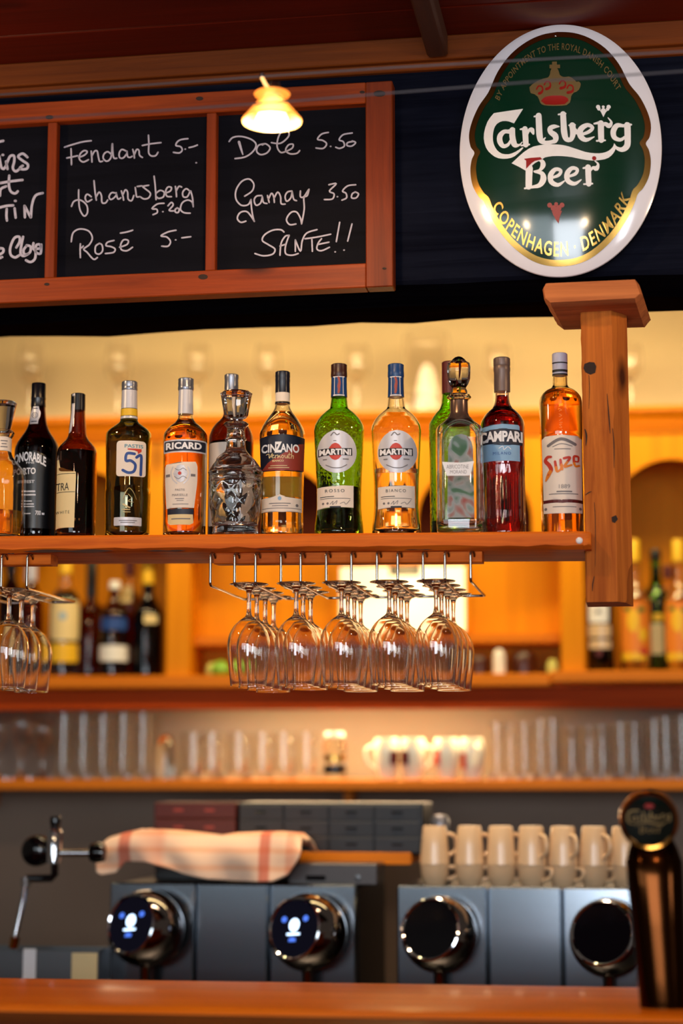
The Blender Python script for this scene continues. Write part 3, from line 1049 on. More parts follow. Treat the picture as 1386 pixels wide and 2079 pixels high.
S_([(975,222,14),(1020,212,26)]); S_([(1028,216,48),(1029,290,48),(1031,352,46)]); S_([(995,360,14),(1062,353,14)]); S_([(1038,250,14),(1060,218,28),(1092,235,38),(1112,205,20),(1086,170,8)])
S_([(1210,228,24),(1158,228,38),(1128,275,44),(1136,325,40),(1185,342,28),(1228,310,18)]); S_([(1240,220,52),(1242,310,50),(1238,385,48),(1198,420,38),(1152,408,24),(1135,378,8)]); S_([(1192,222,12),(1270,213,16)])
P_([(312,535),(345,507),(375,480),(412,450),(450,425),(490,408),(530,400),(575,394),(620,393),(670,394),(720,398),(770,409),(820,425),(860,438),(900,450),(940,457),(980,460),(1012,459),(1040,455),(1067,447),(1090,435),(1110,419),(1125,400),(1135,375),(1150,400),(1142,428),(1130,450),(1112,472),(1090,490),(1062,503),(1030,510),(995,516),(960,518),(920,516),(880,510),(840,503),(800,495),(760,490),(720,487),(680,486),(640,487),(610,491),(580,497),(560,510),(500,540),(430,600),(370,565)])
S_([(455,580,58),(452,650,54),(450,722,52)]); S_([(418,737,14),(495,731,14)])
S_([(510,512,10),(552,522,28),(566,556,42),(540,596,22),(495,606,14)]); S_([(500,608,18),(555,622,34),(568,668,50),(535,716,36),(470,728,18)])
for dx, dy in ((0, 0), (132, -10)):
    S_([(628 + dx, 660 + dy, 18), (690 + dx, 638 + dy, 26), (708 + dx, 602 + dy, 26), (665 + dx, 592 + dy, 32), (627 + dx, 635 + dy, 42), (632 + dx, 690 + dy, 40), (685 + dx, 714 + dy, 30), (738 + dx, 682 + dy, 10)])
S_([(888,580,14),(935,570,26)]); S_([(926,572,46),(928,640,46),(931,702,44)]); S_([(893,706,14),(960,700,14)]); S_([(942,602,14),(965,575,24),(992,580,38),(1006,545,18),(980,520,8)])
for c in ((1006, 84, 17), (1090, 80, 17), (1012, 100, 14), (1082, 98, 14), (1047, 82, 12), (1048, 112, 20)):
    P_(circ(c[0], c[1], c[2], 14))
P_([(1018,110),(1082,108),(1066,128),(1048,166),(1030,128)])
m.build('white_lettering', 'white', sign, 0, recalc=False)
m = MB(); s2 = sgn(0.0018)
flatpoly(m, [A1(p) for p in [(412,505),(470,498),(545,495),(560,512),(500,524),(475,540),(452,562),(430,585),(430,520)]], s2, cut=9)
m.build('red_accent', 'red_enamel', sign, 0, recalc=False); m = MB()
flatpoly(m, [A1(p) for p in circ(975, 500, 17, 16)], s2)
m.build('red_accent', 'red_enamel', sign, 0, recalc=False)
A2 = lambda p: (1040 + p[0] / 7.7, 110 + p[1] / 7.7) + ((p[2] / 7.7,) if len(p) > 2 else ())
m = MB()
flatpoly(m, [A2(p) for p in [(620,130),(695,130),(695,180),(745,180),(745,240),(700,240),(715,265),(725,290),(735,325),(740,350),(770,372),(800,385),(840,382),(880,375),(912,386),(940,400),(972,430),(1000,460),(1040,455),(1062,475),(1070,500),(1060,545),(1040,590),(1000,625),(960,640),(935,670),(920,700),(915,750),(900,800),(850,840),(770,850),(670,852),(570,850),(500,840),(465,825),(440,800),(420,745),(400,700),(350,660),(290,640),(275,595),(270,540),(310,500),(355,468),(400,440),(440,425),(480,410),(525,400),(560,390),(580,360),(590,330),(595,290),(605,262),(612,245),(580,240),(580,180),(620,180)]], s1, cut=9)
m.build('crown_emblem', 'dullgold', sign, 0, recalc=False)
m = MB()
flatpoly(m, [A2(p) for p in [(450,770),(485,730),(520,706),(585,692),(650,686),(715,686),(780,690),(830,705),(872,735),(880,770),(820,826),(670,836),(520,830)]], s2)
for c in ((430, 570, -.25), (550, 500, -.1), (785, 490, .1), (905, 560, .25)):
    x, y, k = c
    ribbon(m, [A2((x - 48, y + 10, 22)), A2((x - 20, y - 38, 24)), A2((x + 28, y - 34, 24)), A2((x + 48, y + 12, 22)), A2((x + 30, y + 60, 40)), A2((x - 20 - 60 * k, y + 80, 46))], 3, s2, n=4)
m.build('crown_cushion', 'red_enamel', sign, 0, recalc=False)
# hop leaf under the lettering
m = MB()
for p in ((1116, 420, 5), (1124, 426, 6), (1141, 420, 5), (1134, 426, 6), (1129, 418, 4), (1129, 436, 7)):
    flatpoly(m, circ(p[0], p[1] , p[2], 12), s1)
flatpoly(m, [(1120, 432), (1141, 431), (1136, 444), (1134, 456), (1128, 448)], s1)
m.build('hop_emblem', 'brick', sign, 0, recalc=False)
def arc_text(mb, st, a0, a1, rx, ry, h, inward, f, bold=.015):
    """lettering along an ellipse round the sign's centre (degrees, 0 = right, 90 = up)"""
    def warp(x, y):
        a = R(a0 + (a1 - a0) * x)
        k = 1 + h / 200 * ((y - .5) if not inward else -(y - .5))
        return rx * math.cos(a) * k, ry * math.sin(a) * k
    def g(x, y, d):
        lx, lz = x / 203 * ga, y / 256 * gb
        return (lx, -(dome(lx, lz) + f), lz)
    text(mb, st, 0, 0, 1, 1, g, 0, bold=bold, space=1.12, slices=60, warp=warp)
m = MB()
arc_text(m, 'COPENHAGEN · DENMARK', 212, 330, 152, 206, 27, True, 0.0012)
m.build('gold_lettering', 'gold', sign, 0, recalc=False)
m = MB()
arc_text(m, 'BY APPOINTMENT TO THE ROYAL DANISH COURT', 150, 32, 143, 204, 15, False, 0.0012)
m.build('gold_motto', 'dullgold', sign, 0, recalc=False)
m = MB(); m.lathe([(0, .003), (.002, .0022), (.003, 0)], 12)
q = m.build('nail_head', 'chrome', sign, 50); q.location = (-0.004, -dome(-.004, gb * .9), gb * .895); q.rotation_euler = (math.pi / 2, 0, 0)

# ------------------------------------------------------------------ halogen lamp on its two cables
LM = Frame(2.93, 7.0)
lu, lz = LM.hit(552, 225, 0)
kl = F_PX / depth(LM.world(lu, 0, lz))
lamp = thing('cable_spotlight', 'small lit halogen spotlight with a conical glass shade hanging on two thin cables', 'lamp', LM.world(lu, 0, lz), -LM.th)
LZ = lambda y: -(y - 225) / kl
M['lamp_core'] = pm('lit_halogen_reflector', (255, 240, 200), 0.5, emit=(255, 226, 170), estr=7.0)
m, nt, b = _base('lit_frosted_amber_shade')
b.inputs['Base Color'].default_value = lin((255, 214, 150)); b.inputs['Transmission Weight'].default_value = 0.8; b.inputs['Roughness'].default_value = 0.35
b.inputs['Emission Color'].default_value = lin((255, 150, 50)); b.inputs['Emission Strength'].default_value = 0.4
M['lamp_shade'] = m
m = MB()
m.lathe([(60 / kl, LZ(249)), (61 / kl, LZ(245)), (24 / kl, LZ(199)), (23 / kl, LZ(199)), (58.5 / kl, LZ(246))], 48, closed=True)
m.build('shade', 'lamp_shade', lamp, 40)
m = MB()
m.lathe([(0, LZ(199)), (14 / kl, LZ(200)), (33 / kl, LZ(243)), (30 / kl, LZ(247)), (0, LZ(247))], 36)
m.build('reflector', 'lamp_core', lamp, 40)
m = MB()
m.lathe([(16 / kl, LZ(198)), (34 / kl, LZ(194)), (37 / kl, LZ(190)), (34 / kl, LZ(187)), (16 / kl, LZ(189))], 36, closed=True)
m.build('collar_ring', 'lamp_shade', lamp, 40)
m = MB(); m.lathe([(0, LZ(164)), (9 / kl, LZ(165)), (11 / kl, LZ(172)), (13 / kl, LZ(186)), (13 / kl, LZ(200)), (0, LZ(200))], 24)
q = m.build('socket', 'chrome', lamp, 40); q.location.x = 6 / kl
def lpt(x, y, w=0):
    u, z = LM.hit(x, y, w)
    return (u - lu, w, z - lz)
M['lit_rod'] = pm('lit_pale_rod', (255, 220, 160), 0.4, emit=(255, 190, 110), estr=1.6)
m = MB(); m.tube([lpt(532, 158, .03), lpt(537, 168, .02), lpt(546, 183, .0)], 4.0 / kl, 12); m.build('stem', 'lit_rod', lamp)
m = MB(); m.tube([lpt(552, 186, 0), lpt(566, 196, -.02), lpt(584, 206.5, -.035)], 1.6 / kl, 8); m.build('cable_arm', 'chrome', lamp)
m = MB(); m.lathe([(0, 6 / kl), (5 / kl, 5 / kl), (6 / kl, 0), (5 / kl, -5 / kl), (0, -6 / kl)], 16)
q = m.build('clamp', 'chrome', lamp, 50); q.location = lpt(532, 153, .03)
M['cable'] = pm('grey_tension_cable', (96, 92, 96), 0.35, 0.6)
def cable(pts, w, lb):
    P = []
    for x, y in pts:
        u, z = LM.hit(x, y, w)
        P.append((u, w, z))
    u0 = P[0]
    m = MB(); m.tube([(a - u0[0], b_ - u0[1], c - u0[2]) for a, b_, c in P], 0.0016, 8)
    o = m.build('tension_cable', 'cable')
    LM.put(o, *u0)
    tag(o, lb, 'cable', 'lamp cables')
cable([(-60, 196), (300, 172), (532, 155), (800, 137), (1080, 121), (1450, 101)], 0.03, 'upper of two thin grey cables, touching the top clamp of the small lamp')
cable([(-60, 248), (300, 226), (585, 206), (800, 188), (1080, 166), (1450, 140)], -0.035, 'lower of two thin grey cables, crossing just behind the glass lamp shade')
bulb('halogen_light', LM.world(lu, -0.0, lz - 36 / kl), 9.0, (1.0, 0.64, 0.32), 0.02)

# ------------------------------------------------------------------ wire glass racks under the shelf
WR = -0.088
_, z_wire = FR.hit(700, 1183, WR)
def shelf_bot(u):
    return shelf_top(u) - TH
def rack(x0, x1, pairs, label):
    u0 = FR.hit(x0, 1140, WR)[0]; u1 = FR.hit(x1, 1140, WR)[0]
    um = (u0 + u1) / 2
    r = thing('glass_rack', label, 'rack', FR.world(um, 0, z_wire), -FR.th, 'wire glass racks under the bottle shelf')
    m = MB()
    n = 12
    secs = []
    for i in range(n + 1):
        u = u0 + (u1 - u0) * i / n
        zt_ = shelf_bot(u) - z_wire - .0005
        secs.append([(u - um, -.073, zt_), (u - um, -.030, zt_), (u - um, -.030, zt_ - .019), (u - um, -.070, zt_ - .021), (u - um, -.0735, zt_ - .019)])
    m.loft(secs); m.build('mounting_strip', 'shelf_wood', r, 30)
    for xa, xb in pairs:
        ua = FR.hit(xa, 1160, WR)[0] - um; ub = FR.hit(xb, 1160, WR)[0] - um
        def hook(u):
            zb = shelf_bot(u + um) - z_wire
            p = [(u + .006, -.072, zb - .010), (u + .006, -.077, zb - .005), (u + .003, -.083, zb - .001), (u, -.0875, zb - .006), (u, -.088, zb - .016), (u, -.088, .010), (u, -.087, .002), (u, -.080, -.001)]
            return [tuple(q) for q in spline(p, 3)]
        W2 = .222
        path = hook(ua) + [(ua, .0, .0), (ua, .1, .0), (ua, W2 - .01, .0015), (ua + .003, W2 - .002, .002), (ua + .010, W2, .002),
                           (ub - .010, W2, .002), (ub - .003, W2 - .002, .002), (ub, W2 - .01, .0015), (ub, .1, .0), (ub, .0, .0)] + hook(ub)[::-1]
        m = MB(); m.tube(path, 0.0026, 10); m.build('wire_rail', 'wire', r, 60)
    return r
rack(430, 977, [(427, 476), (518.5, 570), (610, 662), (713, 765), (807, 858.5), (903, 955)], 'long wire glass rack with six steel loops under the bottle shelf')
rack(-260, 98, [(-180, -130), (-90, -40), (3, 55)], 'short wire glass rack under the left end of the bottle shelf')

# one wine glass, hanging foot up: origin at the underside of the foot that rests on the wires
HG = 0.1945
def wine_glass_proto():
    o = thing('wine_glass', '', 'wine glass')
    # heights measured down from the top of the foot; upright profile then turned over
    foot = [(0, 0.0), (0.020, 0.0), (0.036, 0.0004), (0.0375, 0.0012), (0.036, 0.0024), (0.022, 0.0048), (0.010, 0.0085), (0.0058, 0.0135), (0.0047, 0.019)]
    stem = [(0.0047, 0.019), (0.0041, 0.030), (0.0040, 0.044), (0.0044, 0.054), (0.0058, 0.0605)]
    outer = [(0.0058, 0.0605), (0.0095, 0.0645), (0.0185, 0.071), (0.0285, 0.081), (0.0365, 0.095), (0.0403, 0.111), (0.0407, 0.126), (0.0394, 0.145), (0.0372, 0.166), (0.0350, 0.186), (0.0342, 0.1938), (0.0338, HG)]
    t = 0.0013
    inner = [(0.0333, 0.1942)] + [(r - t, z) for r, z in outer[-2:1:-1] if r > .017] + [(0.010, 0.0685), (0, 0.0665)]
    d = lambda P: [tuple(q) for q in spline(P, 3)]
    for nm, pr in (('foot', foot), ('stem', d(stem)), ('bowl', d(outer) + d(inner)[:-1] + [inner[-1]])):
        m = MB(); m.lathe([(max(r, 0), z) for r, z in pr], 40)
        m.v = [(x, -y, -z) for x, y, z in m.v]
        m.build(nm, 'g_wine', o, 60, recalc=False)
    return o
WGP = wine_glass_proto()
first = [WGP]
ORD = ['leftmost', 'second', 'middle', 'fourth', 'rightmost']
DEP = ['front', 'second from the front', 'third from the front', 'rearmost']
def hang(px_, w, label, group):
    u, _ = FR.hit(px_, 1250, w)
    o = first.pop() if first else copy_tree(WGP)
    p = FR.world(u, w, z_wire + 0.0026 + 0.0030)
    o.location = p
    o.rotation_euler = (0, 0, random.uniform(0, 6))
    tag(o, label, 'wine glass', group)
for ci, xs in enumerate(((505, 521, 538, 555), (601, 615, 630, 645), (693, 706, 719, 732), (790, 802, 814, 826), (885, 896, 908, 920))):
    nmax = (4, 3, 4, 4, 4)[ci]
    for k in range(nmax):
        hang(xs[k], (-.048, .0365, .121, .2055)[k], 'hanging wine glass, %s in the %s channel of the long rack' % (DEP[k] if not (nmax == 3 and k == 2) else 'rearmost', ORD[ci]), 'wine glasses on the long rack')
for k, x in enumerate((18, 43, 67)):
    hang(x, (-.03, .056, .142)[k], 'hanging wine glass on the short left rack, right channel, ' + ('front one', 'middle one', 'rear one')[k], 'wine glasses on the short rack')
for k, x in enumerate((-72, -49)):
    hang(x, (-.03, .056)[k], 'wine glass on the short rack cut by the left photo edge, ' + ('nearer one', 'farther one')[k], 'wine glasses on the short rack')

# ------------------------------------------------------------------ the front row of bottles
GB = 'spirit bottles on the hanging shelf'
ST = shelf_top
# a clear decanter cut by the left edge
b = Bottle(FR, 'decanter', 'clear glass decanter with flat stopper and white neck label, cut by the left photo edge', 3, -.048, ST,
           [(874, 20), (880, 25), (886, 22), (893, 19), (915, 19), (930, 24), (945, 38), (958, 48), (975, 50), (1040, 50), (1083, 50)], 'g_clear', group=GB, t=.004,
           level=1040, liquid='l_amber', cat='decanter', rf=lambda a, r, z: r * (1 + (.012 * math.cos(14 * a) if z < .11 else 0)))
b.turned('stopper', [(816, 24), (819, 28), (824, 27), (868, 18), (872, 17), (890, 13)], 'g_cut', 12)
l = b.band('neck_label', [(-16, 888), (24, 890), (24, 919), (-16, 917)], 'paper')
b.letters('lettering', 'greyink', [('l', 0, 897, 14, 899), ('l', 2, 903, 12, 905), ('l', 0, 909, 14, 911)], l)
# port
b = Bottle(FR, 'port_bottle', 'tall near-black port bottle with black capsule, oval neck seal and white lettering on black', 76, .032, ST,
           [(800, 13.5), (830, 14.5), (846, 16), (862, 19), (875, 24), (890, 34), (903, 41.5), (915, 45), (930, 45.5), (1083, 45.5)], 'g_dark', group=GB,
           level=895, liquid='l_dark')
b.turned('capsule', [(779, 13.5), (780.5, 14.5), (806, 14.5), (808, 15), (811, 15), (813, 14.3), (826, 15.2)], 'blackcap')
l = b.band('neck_seal', [(66, 828), (77, 828), (78, 834), (81, 839), (81, 848), (77, 855), (76, 864), (60, 864), (60, 856), (60, 846), (62, 838), (64, 834)], 'silver')
b.letters('lettering', 'navy', [('r', circ(69.5, 846, 5.5, 14) + [circ(69.5, 846, 5.5, 14)[0]], 1.1), ('l', 66, 831, 75, 833), ('l', 62, 858, 74, 860), ('r', circ(69.5, 846, 2.5, 10), 1)], l)
l = b.band('front_label', [(34, 934), (70, 922), (98, 932), (112, 950), (112, 1078), (34, 1078)], 'blackplast')
def honor(x, y):
    X = 22 + 72 * x
    return X, 950 - 19 * (1 - ((X - 56) / 42) ** 2) * .7 - (y * 19) + 7
m_items = [('t', 'HONORABLE', 22, 930, 94, 950, {'warp': honor, 'bold': .03, 'slices': 30})]
m_items += [('t', 'FINE', 55, 945, 71, 949, {'bold': 0}), ('t', 'PORTO', 32, 957, 74, 970, {'bold': .03}), ('t', 'FINEST', 42, 982, 72, 988)]
m_items += [('l', 50, 1003, 74, 1006), ('l', 52, 1010, 75, 1013), ('l', 54, 1023, 68, 1025), ('l', 50, 1029, 72, 1031), ('l', 50, 1034, 73, 1036), ('l', 54, 1048, 66, 1050), ('t', '700', 75, 1043, 86, 1052), ('l', 88, 1047, 93, 1051)]
b.letters('lettering', 'white', m_items, l)
# brown bottle with cream label
b = Bottle(FR, 'liqueur_bottle', 'shorter brown glass bottle with black capsule and cream arched label on its left side', 157, -.02, ST,
           [(815, 14), (834, 14.5), (850, 15.5), (870, 17.5), (882, 18.5), (892, 22), (902, 31), (912, 38), (922, 40.5), (1083, 40)], 'g_brown', group=GB, level=918, liquid='l_dark')
b.turned('capsule', [(800, 12.5), (801.5, 14.5), (831, 14.8), (834, 14.8)], 'blackcap')
b.band('tax_strip', [(145, 802), (150, 801), (150, 845), (144, 880), (139.5, 882), (144, 842)], 'silver')
l = b.band('front_label', [(117.5, 938), (121, 938), (124, 955), (136, 956), (148, 960), (156, 965), (155, 1000), (154, 1077), (117.5, 1078)], 'cream')
b.letters('lettering', 'ink', [('t', 'NTRA', 108, 986, 142, 1001, {'bold': .0}), ('t', 'WHITE', 117, 1042, 144, 1048, {'bold': -.01, 'space': 1.4}), ('l', 118, 967, 154, 968), ('l', 118, 1004, 154, 1005)], l)
# pastis
b = Bottle(FR, 'pastis_bottle', 'olive green pastis bottle with grey cap and square white label reading Pastis 51', 261, -.03, ST,
           [(790, 15), (794, 15.5), (835, 15.8), (852, 17), (858, 20), (866, 30), (874, 40), (882, 45.5), (892, 46.5), (930, 46), (985, 45), (996, 45), (999, 46), (1040, 45), (1083, 44.5)],
           'g_olive', group=GB, level=856, liquid='l_pastis')
b.turned('cap', [(775, 14), (776.5, 16), (785, 16.4), (787, 15.8), (789, 16.4), (792, 16.4), (794, 15.6)], 'greycap', rf=None)
b.turned('foil', [(794, 15.8), (810, 16), (831, 16.8)], 'silver')
b.turned('neck_band', [(832, 16.6), (846, 17.4)], 'yellow')
b.turned('lower_neck_band', [(847, 17.4), (852, 18.2)], 'silver')
l = b.band('front_label', rrect(237, 903, 296, 974, 6), 'paper')
b.letters('number_lettering', 'blue', [('r', [(273, 929), (258, 929), (256, 943), (266, 943), (275, 951), (272, 964), (261, 967), (250, 962)], 5.5), ('r', [(277, 936), (286, 931), (286.5, 950), (286, 970)], 5.5)], l)
b.letters('lettering', 'teal', [('t', 'PASTIS', 253, 910, 290, 917, {'bold': .01})], l)
b.letters('arrow', 'red', [('p', [(259, 918.5), (287, 918.5), (287, 924), (280, 929), (279, 923.5), (259, 923.5)])], l)
l = b.band('lower_label', rrect(234, 1056, 289, 1073, 2), 'silver')
b.letters('lettering', 'greyink', [('l', 244, 1062, 280, 1063.5), ('l', 247, 1066, 276, 1067.5)], l)
b.letters('embossed_crest', 'dullgold', [('r', [(251, 1020), (258, 1004), (264, 998), (272, 1006), (278, 1020)], 1.2), ('r', [(252, 1030), (259, 1034), (265, 1037)], 3), ('r', [(262, 1010), (268, 1018), (262, 1024), (272, 1026)], 1.2), ('l', 250, 1040, 266, 1042), ('l', 252, 1045, 267, 1046.5)], b.body)
# ricard
b = Bottle(FR, 'anise_bottle', 'amber anise bottle with silver neck and dark Ricard band above a cream crest label', 376, -.02, ST,
           [(788, 14), (794, 14.2), (840, 15), (850, 16), (858, 21), (866, 31), (876, 40), (886, 44.5), (900, 45), (985, 44.5), (1050, 43), (1083, 43)], 'g_amber', group=GB, level=852, liquid='l_amber')
b.turned('cap', [(769, 14), (770.5, 16), (776, 15.6), (778, 16.1), (784, 15.6), (786, 16.2), (790, 16.3), (793, 15.4)], 'greycap')
b.turned('foil', [(793, 14.6), (842, 15.8)], 'silver')
l = b.band('brand_band', rrect(333, 900, 419, 926, 2), 'silver')
l2 = b.band('brand_field', rrect(334.5, 903, 417.5, 923, 2), 'navy', parent=l, eps=.0009)
b.letters('lettering', 'white', [('t', 'RICARD', 337, 905.5, 409, 919.5, {'bold': .045, 'space': 1.05})], l, eps=.0014)
l = b.band('crest_label', [(340, 946), (397, 944), (401, 951), (401, 985), (395, 1037), (340, 1038), (336.5, 985), (336.5, 952)], 'paper')
b.letters('crest', 'silver', [('p', circ(367, 968, 15, 18, 18)), ('r', [(352, 955), (348, 966), (352, 980), (360, 988)], 2.2), ('r', [(382, 955), (386, 966), (382, 980), (374, 988)], 2.2)], l, eps=.0010)
b.letters('crest_lines', 'greyink', [('r', [(356, 958), (364, 962), (372, 958), (379, 962)], 1), ('r', [(355, 974), (363, 979), (372, 974), (380, 978)], 1), ('l', 338, 969, 346, 974), ('l', 388, 969, 397, 974), ('t', 'PASTIS', 357, 999, 376, 1003, {'bold': 0}), ('t', 'MARSEILLE', 351, 1009, 382, 1013.5, {'bold': 0}), ('l', 357, 1018, 375, 1019.2), ('l', 360, 1022, 374, 1023), ('l', 352, 1029, 384, 1030)], l, eps=.0014)
b.letters('seal', 'red', [('p', circ(365.5, 968, 3.6, 14))], l, eps=.0018)
l = b.band('dark_strip', rrect(342, 1039, 394, 1050, 1), 'navy')
l = b.band('lower_label', [(343, 1050, ), (393, 1050), (394, 1067), (387, 1071), (348, 1071), (343, 1067)], 'cream')
b.letters('lettering', 'greyink', [('l', 350, 1058, 388, 1060)], l)
# dark bottle behind the cut decanter
b = Bottle(FR, 'aperitif_bottle', 'dark brown bottle with grey cap standing behind the cut crystal decanter', 469, .048, ST,
           [(790, 14), (830, 15.5), (845, 17), (852, 22), (862, 32), (874, 40), (890, 45), (905, 46), (1080, 46)], 'g_brown', group=GB, level=900, liquid='l_dark')
b.turned('cap', [(761, 13), (762.5, 14.5), (769, 14.6), (771, 14), (796, 14.6), (826, 15.6)], 'greycap')
b.band('front_label', rrect(425, 905, 470, 1072, 2), 'paper')
# cut crystal decanter
zc = lambda y: FR.hit(478, y, -.05)[1] - ST(FR.hit(478, 930, -.05)[0])
z0c, z1c, z2c = zc(1068), zc(978), zc(958)
def cut(a, r, z):
    if z0c < z < z1c:
        f = (z - z0c) / (z1c - z0c)
        q = 9 * a
        v = abs(math.sin(q / 2 * 1.0 + f * 6.5)) * abs(math.sin(q / 2 - f * 6.5))
        return r * (1 - .04 * (1 - v) ** 2)
    if z1c <= z < z2c:
        return r * (1 - .012 * abs(math.sin(9 * a)))
    return r
b = Bottle(FR, 'decanter', 'cut crystal decanter with tall fluted stopper, between the Ricard and Cinzano bottles', 478, -.056, ST,
           [(858, 22), (862, 26), (866, 22), (871, 18.5), (888, 19), (890, 22), (893, 22), (895, 19), (912, 20.5), (922, 27), (934, 39), (946, 48), (957, 54.5), (960, 56.5), (963, 54.5), (977, 54.5), (979, 56), (981, 54)] +
           [(981 + i * 5, 54 - 7 * (i / 17) ** 2) for i in range(1, 18)] + [(1068, 46), (1071, 45), (1074, 46), (1083, 46)], 'g_cut', group=GB, t=.0042, inner_rf=False, seg=144, cat='decanter', rf=cut, solid_base=.02)
b.turned('stopper', [(796, 29), (799, 33), (803, 31.5), (826, 27.5), (844, 24.5), (849, 21), (853, 13), (858, 12), (880, 11)], 'g_cut', 80, rf=lambda a, r, z: r * (1 - .06 * abs(math.sin(5 * a))))
# oval thumbprint on its shoulder
fm = b.mp(.0006)
m = MB(); m.tube([fm(456 + 16 * math.cos(t) , 931 + 9 * math.sin(t) - .35 * 16 * math.cos(t), 0) for t in np.linspace(0, 2 * math.pi, 28)], .0016, 8); m.build('thumbprint', 'g_cut', b.o)
# cinzano
b = Bottle(FR, 'vermouth_bottle', 'clear vermouth bottle with navy cap and a navy and red Cinzano label', 573, .0, ST,
           [(795, 14.5), (822, 15), (828, 16), (836, 20), (848, 29), (860, 37), (872, 43), (884, 46.5), (900, 46), (985, 43.5), (1040, 42.5), (1083, 42.5)], 'g_gold', group=GB, level=838, liquid='l_pale')
b.turned('cap', [(755, 13), (756.5, 15), (766, 15.2), (768, 14.7), (774, 15.3), (776, 14.8), (800, 15)], 'navycap')
b.band('tax_strip', rrect(558.5, 799, 588, 817, 1), 'paper', eps=.0012)
b.turned('lower_collar', [(817.5, 15.3), (821, 15.6)], 'navycap')
l = b.band('front_label', [(527, 893), (540, 891), (573, 889.5), (606, 891), (618.5, 893), (616, 962), (573, 963), (530, 962)], 'navy')
b.band('red_field', [(617, 905), (616.5, 961.5), (573, 962.5), (530.5, 961.5), (545, 945), (580, 925), (606, 908)], 'brick', parent=l, eps=.0008)
b.letters('lettering', 'white', [('t', 'CIN', 531, 909, 561, 926, {'bold': .03}), ('t', 'Z', 557, 905, 572, 927, {'bold': .05}), ('t', 'ANO', 569, 909, 607, 926, {'bold': .03})], l, eps=.0014)
b.letters('script_lettering', 'cream', [('r', [(541, 930), (546, 929), (547, 937), (551, 931), (553, 928)], 1.4), ('r', [(551, 935), (556, 932), (553, 931), (553, 937), (558, 936)], 1.2), ('r', [(559, 932), (559, 938)], 1.3), ('r', [(560, 933), (564, 932), (564, 938), (567, 933), (569, 938)], 1.2), ('r', [(574, 932), (571, 935), (574, 938), (576, 934), (573, 932)], 1.2), ('r', [(578, 932), (579, 937), (582, 937), (583, 932), (584, 938)], 1.2), ('r', [(587, 927), (586, 937), (589, 937)], 1.2), ('r', [(584, 931), (591, 930)], 1), ('r', [(592, 926), (591, 938)], 1.2), ('r', [(591, 934), (595, 932), (595, 938)], 1.2),
          ('t', 'BIANCO', 553, 941, 576, 945, {'bold': .03}), ('l', 549, 952, 583, 953.2), ('l', 545, 956, 587, 957.2)], l, eps=.0014)
l = b.band('lower_label', [(531, 1016), (545, 1015), (560, 1013.5), (568, 1010), (576, 1013.5), (590, 1015), (613, 1016), (613, 1044), (573, 1045.5), (531, 1044)], 'paper')
b.letters('lettering', 'greyink', [('l', 547, 1027, 590, 1028.5), ('l', 553, 1032, 585, 1033.2), ('l', 533, 1037, 611, 1038), ('p', circ(603, 1031, 3, 12))], l)
b.letters('emblem', 'skyblue', [('p', circ(568, 1018, 4, 12))], l)
rm_ = b.mp(.0006)
m = MB(); rows_label(m, [(533, 963), (613, 963), (612, 1006), (590, 1000), (568, 1008), (545, 1000), (533, 1004)], lambda x, y, d: (rm_(x, y, d)[0], -rm_(x, y, d)[1], rm_(x, y, d)[2]), 6, 16)
m.build('back_label', 'backlabel', b.o, 60, recalc=False)
